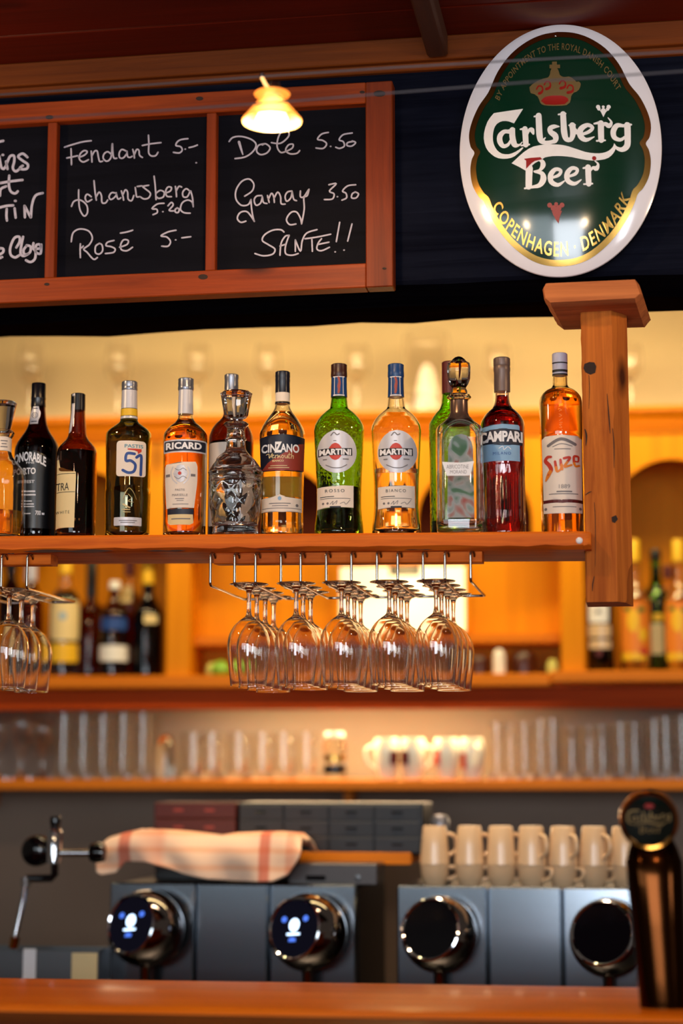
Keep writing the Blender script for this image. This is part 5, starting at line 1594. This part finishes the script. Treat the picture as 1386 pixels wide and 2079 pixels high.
def cup(x, w, lab, ang, logo=True, hgt=.115, r=.0365, rz=0):
    o = thing('cup', lab, 'cup', BK.world(bku(x, 1535, w), w, zg), -BK.th + rz, 'white cups on the long shelf')
    m = MB(); m.lathe([(0, .0), (r * .62, 0), (r * .66, .004), (r * .85, hgt * .3), (r, hgt * .62), (r * .98, hgt * .85), (r * .86, hgt), (r * .82, hgt), (r * .92, hgt * .8), (r * .9, hgt * .4), (r * .5, .008), (0, .008)], 32); m.build('body', 'whiteceramic', o, 50)
    c, s_ = math.cos(ang), math.sin(ang)
    m = MB(); m.tube([tuple(q) for q in spline([(r * .85 * c, r * .85 * s_, hgt * .82), ((r + .020) * c, (r + .020) * s_, hgt * .72), ((r + .016) * c, (r + .016) * s_, hgt * .42), (r * .75 * c, r * .75 * s_, hgt * .25)], 5)], .005, 10); m.build('handle', 'whiteceramic', o)
    return o, r, hgt
def logo(o, r, hgt, mat, a0, a1, z0, z1):
    m = MB()
    n = 8
    v = []
    for j, z in enumerate((z0, z1)):
        rr = r * 1.0 + .0012
        for i in range(n + 1):
            a = a0 + (a1 - a0) * i / n
            v.append((rr * math.sin(a), -rr * math.cos(a), z * hgt))
    m.add(v, [(i, i + 1, n + 2 + i, n + 1 + i) for i in range(n)])
    m.build('logo', mat, o, 60, recalc=False)
c_, r_, h_ = cup(784, .03, 'white cup with its handle pointing left, first of the four white cups', math.pi)
logo(c_, r_, h_, 'claret', .35, 1.15, .36, .68)
c_, r_, h_ = cup(838, .03, 'white cup with a dark red label, second of the four white cups', .3)
logo(c_, r_, h_, 'claret', -1.1, -.25, .36, .68)
c_, r_, h_ = cup(906, .03, 'white cup with a red mark on its left side, third of the white cups', 1.2)
logo(c_, r_, h_, 'red', -1.15, -.5, .35, .72)
c_, r_, h_ = cup(958, .03, 'white cup with red mark, rightmost of the four white cups beside the tall glasses', -1.2)
logo(c_, r_, h_, 'red', -1.0, -.45, .25, .62)
for i, (x, w, yt) in enumerate(((1008, .03, 1466), (1036, .12, 1470), (1064, .03, 1466), (1096, .12, 1460), (1122, .03, 1458), (1160, .04, 1476), (1196, .12, 1474), (1222, .03, 1472), (1260, .10, 1466), (1288, .03, 1468), (1328, .10, 1460), (1352, .03, 1456), (1385, .08, 1452))):
    tall(x, w, 17, yt, 'tall beer glass on the long shelf, %s to the right of the white cups' % ('first', 'second', 'third', 'fourth', 'fifth', 'sixth', 'seventh', 'eighth', 'ninth', 'tenth', 'eleventh', 'twelfth', 'thirteenth')[i], 'beer glass', 'beer_glass')

# ------------------------------------------------------------------ back counter and what stands on it
mu = lambda x, y=1880, w=0.0: MC.hit(x, y, w)[0]
mz = lambda y, w=0.0, x=700: MC.hit(x, y, w)[1]
zM = mz(1797)                                # top of the coffee machines
zCT = zM - .40                               # counter
m = MB(); m.box(-1.7, 1.7, -.55, .33, zCT - .04, zCT, .004)
ct = thing('back_counter', 'dark back counter under the coffee machines, mostly hidden by the bar', 'counter', BK.world(0, 0, 0), -BK.th)
m2 = MB(); m2.box(-1.7, 1.7, -1.10, .33, zCT - .04, zCT, .004); m2.build('worktop', 'steel', ct, 30)
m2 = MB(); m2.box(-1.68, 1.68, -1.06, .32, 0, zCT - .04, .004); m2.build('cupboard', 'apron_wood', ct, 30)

M['screen'] = pm('dark_glass_screen', (4, 5, 10), .05, noise=.02)
M['icon'] = pm('lit_white_icon', (200, 225, 255), .5, emit=(190, 220, 255), estr=3.0)
M['iconb'] = pm('lit_blue_icon', (70, 110, 220), .5, emit=(80, 130, 255), estr=.8)
M['bluegl'] = pm('lit_blue_screen', (3, 5, 14), .08, emit=(8, 18, 80), estr=.05)
M['fascia'] = pm('brushed_steel_front', (122, 130, 138), .17, 1.0, noise=.05, nscale=120)
M['pod_black'] = pm('machine_black', (16, 16, 18), .35)
M['knobchrome'] = pm('dark_chrome_ball', (150, 142, 138), .07, 1.0, noise=.02)
def machine(px0, px1, cols, knobs, label, lit):
    u0, u1 = mu(px0), mu(px1)
    o = thing('coffee_machine', label, 'coffee machine', MC.world((u0 + u1) / 2, 0, zCT), -MC.th, 'capsule coffee machines')
    uc_ = (u0 + u1) / 2
    H = zM - zCT
    m = MB(); m.box(u0 - uc_ + .002, u1 - uc_ - .002, .050, .42, .012, H - .004, .006); m.build('housing', 'pod_black', o, 30)
    for a, b_ in cols:
        m = MB(); m.box(mu(a) - uc_ + .0016, mu(b_) - uc_ - .0016, .0, .014, .02, H, .004); m.v = [(x, y + (z - .02) * .030, z) for x, y, z in m.v]; m.build('front_panel', 'fascia', o, 30)
    m = MB(); m.box(u0 - uc_ + .04, u1 - uc_ - .02, -.09, .0, .0, .035, .006); m.build('drip_tray', 'steel', o, 30)
    m = MB(); m.box(u0 - uc_ + .002, u1 - uc_ - .002, .012, .06, .012, .10, .003); m.build('plinth', 'pod_black', o, 30)
    for sx, sy in ((1, 0), (-1, 0), (1, 1), (-1, 1)):
        m = MB(); m.lathe([(0, 0), (.014, 0), (.014, .013), (0, .013)], 16)
        q = m.build('foot', 'blackplast', o, 40); q.location = (sx * (uc_ * 0 + (u1 - u0) / 2 - .03), .05 + sy * .33, 0)
    k = F_PX / depth(MC.world(uc_, 0, zM))
    for (kx, ky, kr, fx, fy, fr_) in knobs:
        z_ = mz(ky) - zCT; x_ = mu(kx) - uc_
        r = kr / k
        # ball-shaped dispensing head with a flat round display tilted towards the guest
        ax = Vector(((fx - kx) / k, -r * .80, -(fy - ky) / k)).normalized()
        rot = ax.to_track_quat('Z', 'Y').to_matrix().to_4x4()
        c = math.sqrt(max(1 - (fr_ / kr) ** 2, .02)) * r
        prof = [(0, -r * .75)] + [(r * math.sin(t), -r * math.cos(t)) for t in np.linspace(.75, math.pi - math.asin(fr_ / kr) + .0, 22)]
        head = MB(); head.lathe(prof + [(fr_ / k * .93, c - .002), (0, c - .002)], 48)
        h = head.build('dispenser_head', 'knobchrome', o, 50)
        h.matrix_local = Matrix.Translation((x_, -r * .52, z_)) @ rot
        d = MB(); d.lathe([(fr_ / k * .90, c - .004), (fr_ / k * 1.0, c - .001), (fr_ / k * 1.02, c + .003), (fr_ / k * .96, c + .005), (fr_ / k * .91, c + .002)], 48)
        d.build('bezel', 'chrome', h, 50)
        d = MB(); d.lathe([(0, c + .0022), (fr_ / k * .915, c + .0022), (fr_ / k * .915, c - .001)], 48); sc = d.build('display', 'bluegl' if lit else 'screen', h, 50)
        if lit:
            f = lambda x, y, dd: (x / k, y / k, c + .0030)
            inv = rot.to_3x3().inverted()
            ex = (inv @ Vector((1, 0, 0))); ez = (inv @ Vector((0, 0, 1)))
            def f(x, y, dd, ex=ex, ez=ez):
                p = ex * (x / k) + ez * (-y / k)
                return (p.x, p.y, c + .0030)
            m = MB(); flatpoly(m, circ(0, -7, 13, 20), f); flatpoly(m, [(-17, 9), (17, 9), (17, 13), (-17, 13)], f); m.build('lit_icon', 'icon', h, 0, recalc=False)
            m = MB(); flatpoly(m, circ(-28, -19, 7, 12, 6), f); flatpoly(m, circ(28, -19, 7, 12, 6), f); flatpoly(m, [(-10, 20), (-2, 17), (8, 20), (8, 26), (-10, 26)], f); m.build('lit_symbols', 'iconb', h, 0, recalc=False)
        sp = MB(); sp.lathe([(0, -r * 1.5), (.012, -r * 1.5), (.014, -r * 1.0), (.03, -r * .6), (0, -r * .5)], 24)
        s_ = sp.build('spout', 'knobchrome', o, 50); s_.location = (x_, -r * .55, z_)
    return o
machine(218, 722, ((218, 393), (395, 543), (545, 722)), ((309, 1888, 77, 282, 1872, 60), (634, 1890, 77, 607, 1876, 61)), 'left steel capsule coffee machine with two lit round displays, under the towel', True)
machine(803, 1332, ((803, 988), (990, 1140), (1142, 1332)), ((897, 1890, 77, 879, 1871, 63), (1236, 1892, 77, 1221, 1873, 64)), 'right steel capsule coffee machine with two unlit round displays, under the mugs', False)

# mugs stacked on the right machine
GM = 'cream mugs stacked on the right coffee machine'
def mugs(x, k, lower):
    w = .09
    u = mu(x, 1750, w)
    r = .0355
    words = ('leftmost', 'second', 'third', 'fourth', 'fifth', 'sixth', 'rightmost')[k]
    if lower:
        o = thing('mug', 'short cream mug standing upright on the machine, %s of the lower row' % words, 'mug', MC.world(u, w, zM - .0035), -MC.th + (.2, .1, .2, -.5, -.5, -.4, -.4)[k], GM)
        H = .050
        m = MB(); m.lathe([(0, 0), (r * .66, 0), (r * .72, .003), (r * .9, H * .45), (r * .98, H), (r * .92, H), (r * .84, H * .45), (r * .6, .006), (0, .006)], 32); m.build('body', 'ceramic', o, 50)
        m = MB(); m.tube([tuple(q) for q in spline([(r * .9, 0, H * .85), (r + .017, 0, H * .8), (r + .016, 0, H * .45), (r * .82, 0, H * .28)], 5)], .0045, 10); m.build('handle', 'ceramic', o)
    else:
        o = thing('mug', 'tall cream mug turned upside down, %s of the upper row' % words, 'mug', MC.world(u, w, zM - .0035 + .0505), -MC.th + (.5, .6, .6, -.8, -.9, -.8, -.8)[k], GM)
        H = .088
        m = MB(); m.lathe([(0, H), (r * .72, H), (r * .78, H - .004), (r * .9, H * .5), (r * 1.0, 0), (r * .94, 0), (r * .84, H * .5), (r * .7, H - .008), (0, H - .008)], 32); m.build('body', 'ceramic', o, 50)
        m = MB(); m.tube([tuple(q) for q in spline([(r * .85, 0, H * .78), (r + .016, 0, H * .70), (r + .019, 0, H * .36), (r * .95, 0, H * .2)], 5)], .0048, 10); m.build('handle', 'ceramic', o)
for k, x in enumerate((882, 953, 1017, 1079, 1143, 1206, 1268)):
    mugs(x, k, True); mugs(x, k, False)
o = thing('salt_shaker', 'small grey shaker standing behind the leftmost upper mug', 'shaker', MC.world(mu(893, 1700, .22), .22, zM - .0035), -MC.th)
m = MB(); m.lathe([(0, 0), (.028, 0), (.028, .11), (.022, .125), (0, .125)], 28); m.build('body', 'steel', o, 40)
m = MB(); m.lathe([(0, .125), (.0225, .125), (.0235, .148), (.016, .160), (0, .162)], 28); m.build('cap', 'greycap', o, 40)

# black capsule drawers and red boxes on their plank
WD = .18
du = lambda x, y=1690: MC.hit(x, y, WD)[0]
dz = lambda y: MC.hit(700, y, WD)[1]
plk = thing('wooden_tray', 'honey coloured wooden tray under the black capsule drawers', 'tray', MC.world((du(470) + du(836)) / 2, WD, dz(1752)), -MC.th)
hw_ = (du(836) - du(470)) / 2
m = MB(); m.box(-hw_, hw_, -.012, .17, 0, dz(1734) - dz(1752), .003); m.build('board', 'cab_wood_h', plk, 30)
m = MB(); m.box(-hw_, hw_, -.016, -.0125, -.002, dz(1733) - dz(1752) + .004, .001); m.build('lip', 'cab_wood_h', plk, 30)
drw = thing('capsule_cabinet', 'black stack of small capsule drawers on the wooden tray behind the towel', 'drawers', MC.world((du(482) + du(858)) / 2, WD, dz(1734) + .0003), -MC.th)
hw_ = (du(858) - du(482)) / 2; HD = dz(1630) - dz(1734)
m = MB(); m.box(-hw_, hw_, .006, .16, 0, HD, .003); m.build('case', 'blackplast', drw, 30)
M['drawer'] = pm('dark_grey_drawer', (22, 23, 28), .5)
for i in range(4):
    for j in range(3):
        a = -hw_ + .004 + i * (2 * hw_ - .008) / 4; b_ = a + (2 * hw_ - .008) / 4 - .003
        z0 = .004 + j * (HD - .008) / 3; z1 = z0 + (HD - .008) / 3 - .003
        m = MB(); m.box(a, b_, 0, .0055, z0, z1, .0015); d = m.build('drawer', 'drawer', drw, 30)
        m = MB(); m.box((a + b_) / 2 - .014, (a + b_) / 2 + .014, -.006, 0, (z0 + z1) / 2, (z0 + z1) / 2 + .004, .001); m.build('handle', 'blackgloss', d, 30)
M['redbox'] = pm('dark_red_card', (72, 16, 12), .6)
for j, nm in enumerate(('lower', 'upper')):
    zz = dz(1734) + .0003 if j == 0 else None
    z0 = dz(1700) if j == 0 else dz(1664) + .0005
    z1 = dz(1664) if j == 0 else dz(1630)
    m = MB(); m.box(0, du(478) - du(312), .0, .14, 0, z1 - z0, .003)
    o = thing('capsule_box', 'dark red box behind the towel, %s of the two' % nm, 'box', MC.world(du(312), WD, z0), -MC.th, 'dark red boxes')
    m.build('carton', 'redbox', o, 30)
    for q in (.3, .68):
        m = MB(); m.box((du(478) - du(312)) * q - .012, (du(478) - du(312)) * q + .012, -.0008, 0, (z1 - z0) * .45, (z1 - z0) * .6, 0); m.build('printed_mark', 'brick', o, 30)
o = thing('box_stand', 'dark stand under the red boxes, behind the towel', 'stand', MC.world(du(312), WD, zM - .003), -MC.th)
m = MB(); m.box(.004, du(462) - du(312), .0, .14, 0, dz(1700) - zM + .0025, .003); m.build('body', 'blackplast', o, 30)
o = thing('tray_stand', 'dark stand carrying the wooden tray behind the grey scale', 'stand', MC.world(du(486), WD, zM - .003), -MC.th)
m = MB(); m.box(.004, du(720) - du(486), .02, .15, 0, dz(1752) - zM + .0025, .003); m.build('body', 'blackplast', o, 30)
# flat grey box on the left machine
WQ = .05
qz = lambda y: MC.hit(700, y, WQ)[1]
o = thing('kitchen_scale', 'flat dark grey metal scale on the left machine, right of the towel', 'scale', MC.world(MC.hit(585, 1770, WQ)[0], WQ, zM - .003), -MC.th)
sw = MC.hit(766, 1770, WQ)[0] - MC.hit(585, 1770, WQ)[0]
M['scale'] = pm('dark_grey_metal', (74, 70, 70), .35, .6)
m = MB(); m.box(0, sw, 0, .10, 0, qz(1753) - zM + .003, .003); m.build('body', 'scale', o, 30)
m = MB(); m.box(sw * .2, sw * .42, -.001, 0, .010, .022, 0); m.build('display', 'screen', o, 30)
m = MB(); m.lathe([(0, .004), (.006, .003), (.007, 0)], 16); k_ = m.build('knob', 'steel', o, 50); k_.location = (sw * .78, 0, .018); k_.rotation_euler = (math.pi / 2, 0, 0)

# ------------------------------------------------------------------ towel over the left machine
def towel():
    nx, nv = 90, 64
    top = lambda x: float(np.interp(x, [206, 216, 250, 290, 320, 380, 440, 500, 560, 600, 616], [1716, 1706, 1693, 1684, 1688, 1692, 1697, 1694, 1690, 1690, 1704]))
    bot = lambda x: float(np.interp(x, [206, 216, 240, 258, 300, 340, 380, 430, 480, 530, 560, 590, 616], [1772, 1780, 1776, 1752, 1752, 1762, 1776, 1786, 1790, 1791, 1789, 1776, 1740]))
    u0, u1 = mu(209, 1740, -.005), mu(614, 1740, -.005)
    uc_ = (u0 + u1) / 2
    v = []
    rn = random.Random(4)
    for j in range(nv + 1):
        t = j / nv
        for i in range(nx + 1):
            s = i / nx
            x = 209 + 405 * s
            zt_, zb_ = mz(top(x), .02), mz(bot(x), -.005)
            X = u0 + (u1 - u0) * s - uc_
            fold = .008 * math.sin(11 * s + 3 * t) + .005 * math.sin(23 * s - 5 * t + 1)
            if t < .42:                      # back half, lying over the top
                q = t / .42
                y = .15 - .15 * q
                z = zt_ - .028 * (1 - q) ** 2 + .004 * math.sin(17 * s + 9 * q)
            else:                            # front half, hanging over the edge
                q = (t - .42) / .58
                y = .0 - .030 * math.sin(min(q * 2.2, 1.57)) - fold * q * 1.5 - .006
                z = zt_ + (zb_ - zt_) * (q ** 1.25)
            X += .010 * math.sin(6 * t + 4 * s) * (t - .4)
            v.append((X, y, z - zM))
    f = []
    for j in range(nv):
        for i in range(nx):
            a = j * (nx + 1) + i
            f.append((a, a + 1, a + nx + 2, a + nx + 1))
    m = MB(); m.add(v, f)
    o = m.build('towel', 'ceramic', None, 80)
    MC.put(o, uc_, 0, zM)
    # woven stripes
    mt, nt, b_ = _base('checked_towel_cloth')
    N, L = nt.nodes, nt.links
    tc = N.new('ShaderNodeTexCoord'); sp = N.new('ShaderNodeSeparateXYZ'); L.new(tc.outputs['Object'], sp.inputs[0])
    W_ = (u1 - u0)
    ramp = N.new('ShaderNodeValToRGB'); ramp.color_ramp.interpolation = 'LINEAR'
    mr = N.new('ShaderNodeMapRange'); mr.inputs[1].default_value = -W_ / 2; mr.inputs[2].default_value = W_ / 2
    L.new(sp.outputs[0], mr.inputs[0]); L.new(mr.outputs[0], ramp.inputs[0])
    base = lin((244, 208, 178)); pink = lin((216, 130, 104)); mid = lin((236, 178, 148))
    e = ramp.color_ramp.elements
    e[0].position = 0; e[0].color = base; e[1].position = 1; e[1].color = base
    for p, c in ((.085, base), (.10, pink), (.145, pink), (.16, base), (.30, mid), (.34, base), (.79, base), (.80, pink), (.84, pink), (.855, base), (.925, base), (.93, mid), (.96, mid)):
        q = e.new(p); q.color = c
    ck = N.new('ShaderNodeTexWave'); ck.wave_type = 'BANDS'; ck.bands_direction = 'Z'; ck.inputs['Scale'].default_value = 8; ck.inputs['Distortion'].default_value = 1
    L.new(tc.outputs['Object'], ck.inputs['Vector'])
    mx = N.new('ShaderNodeMix'); mx.data_type = 'RGBA'; mx.blend_type = 'MULTIPLY'
    cr = N.new('ShaderNodeValToRGB'); cr.color_ramp.elements[0].color = lin((250, 220, 200)); cr.color_ramp.elements[0].position = .1; cr.color_ramp.elements[1].color = (1, 1, 1, 1); cr.color_ramp.elements[1].position = .35
    L.new(ck.outputs['Fac'], cr.inputs[0])
    mx.inputs[0].default_value = .8; L.new(ramp.outputs[0], mx.inputs[6]); L.new(cr.outputs[0], mx.inputs[7])
    L.new(mx.outputs[2], b_.inputs['Base Color']); b_.inputs['Roughness'].default_value = .95
    o.data.materials[0] = mt
    sol = o.modifiers.new('thickness', 'SOLIDIFY'); sol.thickness = .006; sol.offset = -1
    tag(o, 'cream checked tea towel with pink stripes draped over the left coffee machine', 'towel')
    return o
towel()

# ------------------------------------------------------------------ steel arm and tray on the left
AR = Frame(4.25, 8.0)
au, az = AR.hit(100, 1800)
arm = thing('tap_arm', 'jointed black and chrome tap arm with round black knob on the grey wall, left', 'tap', AR.world(au, 0, zCT), -AR.th)
def ap(x, y, w=0.0):
    u, z = AR.hit(x, y, w)
    return (u - au, w, z - zCT)
m = MB(); m.lathe([(0, -.02), (.030, -.02), (.036, -.008), (.036, .012), (.028, .022), (0, .024)], 32); q = m.build('knob', 'blackgloss', arm, 50); q.location = ap(76, 1727, .0); q.rotation_euler = (math.pi / 2, 0, 0)
m = MB(); m.lathe([(0, -.035), (.018, -.035), (.0185, .035), (.014, .045), (0, .046)], 24); q = m.build('valve_body', 'chrome', arm, 40); q.location = ap(110, 1722, -.03)
m = MB(); m.lathe([(0, .0), (.010, .0), (.013, .02), (.011, .03), (0, .03)], 24); q = m.build('valve_top', 'blackgloss', arm, 40); q.location = ap(112, 1684, -.03)
m = MB(); m.tube([ap(120, 1732, -.03), ap(185, 1732, -.03)], .0085, 14); m.build('side_pipe', 'chrome', arm)
m = MB(); m.lathe([(0, -.018), (.020, -.016), (.024, 0), (.020, .016), (0, .018)], 24); q = m.build('side_knob', 'blackgloss', arm, 50); q.location = ap(198, 1731, -.03); q.rotation_euler = (0, math.pi / 2, 0)
m = MB(); m.tube([ap(111, 1740, -.03), ap(111, 1776, -.03), ap(104, 1783, -.03), ap(54, 1784, -.03)], .009, 14); m.build('black_arm', 'blackgloss', arm)
m = MB(); m.tube([ap(52, 1780, -.03), ap(52, 1800, -.03)], .012, 16); m.build('elbow', 'chrome', arm)
m = MB(); m.tube([ap(51, 1796, -.03), ap(46, 1830, -.03), ap(32, 1895, -.04), ap(28, 1920, -.04)], [.008, .0078, .007, .008], 14); m.build('spout_pipe', 'chrome', arm)
m = MB(); m.tube([ap(31, 1902, -.04), ap(27, 1925, -.04)], .011, 14); m.build('nozzle', 'brass', arm)
m = MB(); m.tube([ap(112, 1724, -.03), ap(112, 1724, .30)], .016, 14); m.build('wall_pipe', 'blackgloss', arm)
m = MB(); m.tube([ap(30, 1918, -.045), (ap(30, 1918, -.045)[0], -.045, .25)], .004, 10); m.build('support_rod', 'steel', arm)
tr = thing('sink_tray', 'stainless steel tray of white and grey things at the lower left', 'tray', AR.world(AR.hit(105, 1930)[0], 0, zCT + .0005), -AR.th)
tu = lambda x: AR.hit(x, 1950)[0] - AR.hit(105, 1930)[0]
ztr = AR.hit(105, 1929)[1] - zCT
m = MB(); m.box(tu(-140), tu(200), 0, .004, 0, ztr, .001); m.box(tu(-140), tu(200), .10, .104, 0, ztr, .001); m.box(tu(-140), tu(-139), 0, .104, 0, ztr, 0); m.box(tu(199), tu(200), 0, .104, 0, ztr, 0); m.box(tu(-140), tu(200), 0, .104, 0, .004, 0); m.build('pan', 'steel', tr, 30)
m = MB(); m.box(tu(48), tu(74), -.006, -.0005, 0, ztr + .002, .001); m.build('white_strip', 'white', tr, 30)
m = MB(); m.box(tu(146), tu(198), -.004, -.0005, ztr * .2, ztr - .006, .001); m.build('pale_label', 'cream', tr, 30)

# ------------------------------------------------------------------ the bar counter and its beer tap
_, zBAR = BAR.hit(700, 1995, 0)
ub0, ub1 = -1.6, 1.6
_w_near = -.43
bar = thing('bar_counter', 'varnished reddish brown wooden bar counter with rounded front edge along the bottom', 'bar counter', BAR.world(0, 0, 0), -BAR.th)
pr = [(0.0, -.045), (0.0, -.006), (-.006, 0), (-.33, 0), (-.352, -.004), (-.362, -.012), (-.375, -.015), (-.405, -.013), (-.430, -.020), (-.445, -.038), (-.445, -.060), (-.430, -.072), (-.405, -.075), (-.405, -.09), (0, -.09)]
pr1 = [(0.0, -.045), (0.0, -.006), (-.006, 0), (-.33, 0), (-.352, -.004), (-.360, -.010), (-.360, -.045)]
m = MB(); m.loft([[(u, w, zBAR + z) for w, z in pr1] for u in np.linspace(ub0, ub1, 5)]); m.build('counter_top', 'bar_wood', bar, 25)
pr2 = [(-.3605, -.0125), (-.375, -.015), (-.405, -.013), (-.430, -.020), (-.445, -.038), (-.445, -.060), (-.430, -.072), (-.405, -.075), (-.405, -.09), (-.3605, -.09)]
m = MB(); m.loft([[(u, w, zBAR + z) for w, z in pr2] for u in np.linspace(ub0, ub1, 5)]); m.build('rounded_edge', 'bar_edge_shaded', bar, 25)
m = MB(); m.box(ub0, ub1, -.36, -.32, .0, zBAR - .0455, .003); m.build('front_panel', 'bar_wood', bar, 30)

TP = Frame(2.99, 7.4)
tu0, _ = TP.hit(1338, 2030)
tap = thing('beer_tap', 'tall dark brass beer tap column with round Carlsberg Beer medallion, cut by the right edge', 'beer tap', TP.world(tu0, 0, zBAR + .0003), -TP.th)
kt = F_PX / depth(TP.world(tu0, 0, zBAR))
tz = lambda y: TP.hit(1338, y)[1] - zBAR
tx = lambda x: (x - 1338) / kt
m = MB()
secs = []
for y, a, b_ in ((2042, 50, 50), (2030, 50, 50), (1980, 51, 46), (1880, 54, 44), (1800, 57, 40), (1750, 58, 36), (1722, 50, 26), (1700, 40, 16)):
    z = max(tz(y), 0)
    n = 32
    # rounded, slightly tapering oval column
    cxx = tx(1333 + (y - 1720) * .045)
    secs.append([(cxx + (a / kt) * (abs(math.cos(t)) ** .7) * math.copysign(1, math.cos(t)), (b_ / kt) * (abs(math.sin(t)) ** .7) * math.copysign(1, math.sin(t)), z) for t in np.linspace(0, 2 * math.pi, n + 1)[:-1]])
secs[0] = [(p[0], p[1], 0) for p in secs[0]]
m.loft(secs); m.build('column', 'brassdark', tap, 40)
mc_ = Vector((tx(1325), -.026, tz(1664)))
rm = 61 / kt
m = MB(); m.lathe([(0, -.02), (rm * .8, -.018), (rm, -.006), (rm * 1.0, .004), (rm * .95, .010), (rm * .86, .009), (rm * .83, .005), (0, .005)], 48); md = m.build('medallion', 'brass', tap, 40); md.location = mc_; md.rotation_euler = (math.pi / 2 + .22, 0, 0)
M['tapface'] = pm('dark_green_tap_face', (4, 18, 12), 0.12, coat=0.4)
m = MB(); m.lathe([(0, .0085)] + [(rm * .83 * q, .0085 - .003 * q * q) for q in (.25, .5, .75, 1)], 48); fc = m.build('dark_face', 'tapface', md, 60)
def mf(x, y, d):
    q = min(1, math.hypot(x, y) / (61 * .83))
    return (x / kt, -y / kt, .0089 - .003 * q * q)
m = MB()
S2 = lambda p, k=.075: ((p[0] - 690) * k, (p[1] - 420) * k + 2) + ((max(p[2] * k, 1.6),) if len(p) > 2 else ())
for st in ([(400,110,40),(200,130,50),(110,260,60),(130,420,60),(240,480,30),(360,455,14)], [(290,285,30),(215,330,40),(290,385,28)], [(315,268,44),(335,388,40)], [(425,265,44),(428,392,40)], [(440,300,14),(485,280,34)], [(532,160,46),(545,360,44)], [(690,250,20),(622,270,36),(664,325,44),(600,376,28)], [(726,150,46),(736,320,46),(800,340,40),(800,240,44)],
           [(865,310,30),(955,265,26),(868,270,40),(910,355,32),(970,330,10)], [(1028,216,44),(1030,352,40)], [(1060,220,28),(1105,215,20)], [(1210,228,24),(1128,275,40),(1185,342,28)], [(1240,220,48),(1235,390,44),(1140,400,18)], [(320,530,20),(450,440,40),(620,420,60),(980,490,60),(1125,420,24)],
           [(455,560,44),(450,722,44)], [(510,512,16),(566,556,36),(500,605,16),(568,668,42),(470,728,18)], [(630,660,18),(705,605,24),(630,640,38),(685,714,28),(735,682,10)], [(760,650,18),(835,595,24),(760,630,38),(815,704,28),(865,672,10)], [(926,572,42),(930,702,40)], [(960,575,24),(1000,550,26)]):
    ribbon(m, [S2(p) for p in st], 2, mf, n=3)
m.build('lettering', 'dullgold', md, 0, recalc=False)
m = MB(); flatpoly(m, circ(0, -31, 10, 14, 5), mf); m.build('red_crown', 'red_enamel', md, 0, recalc=False)
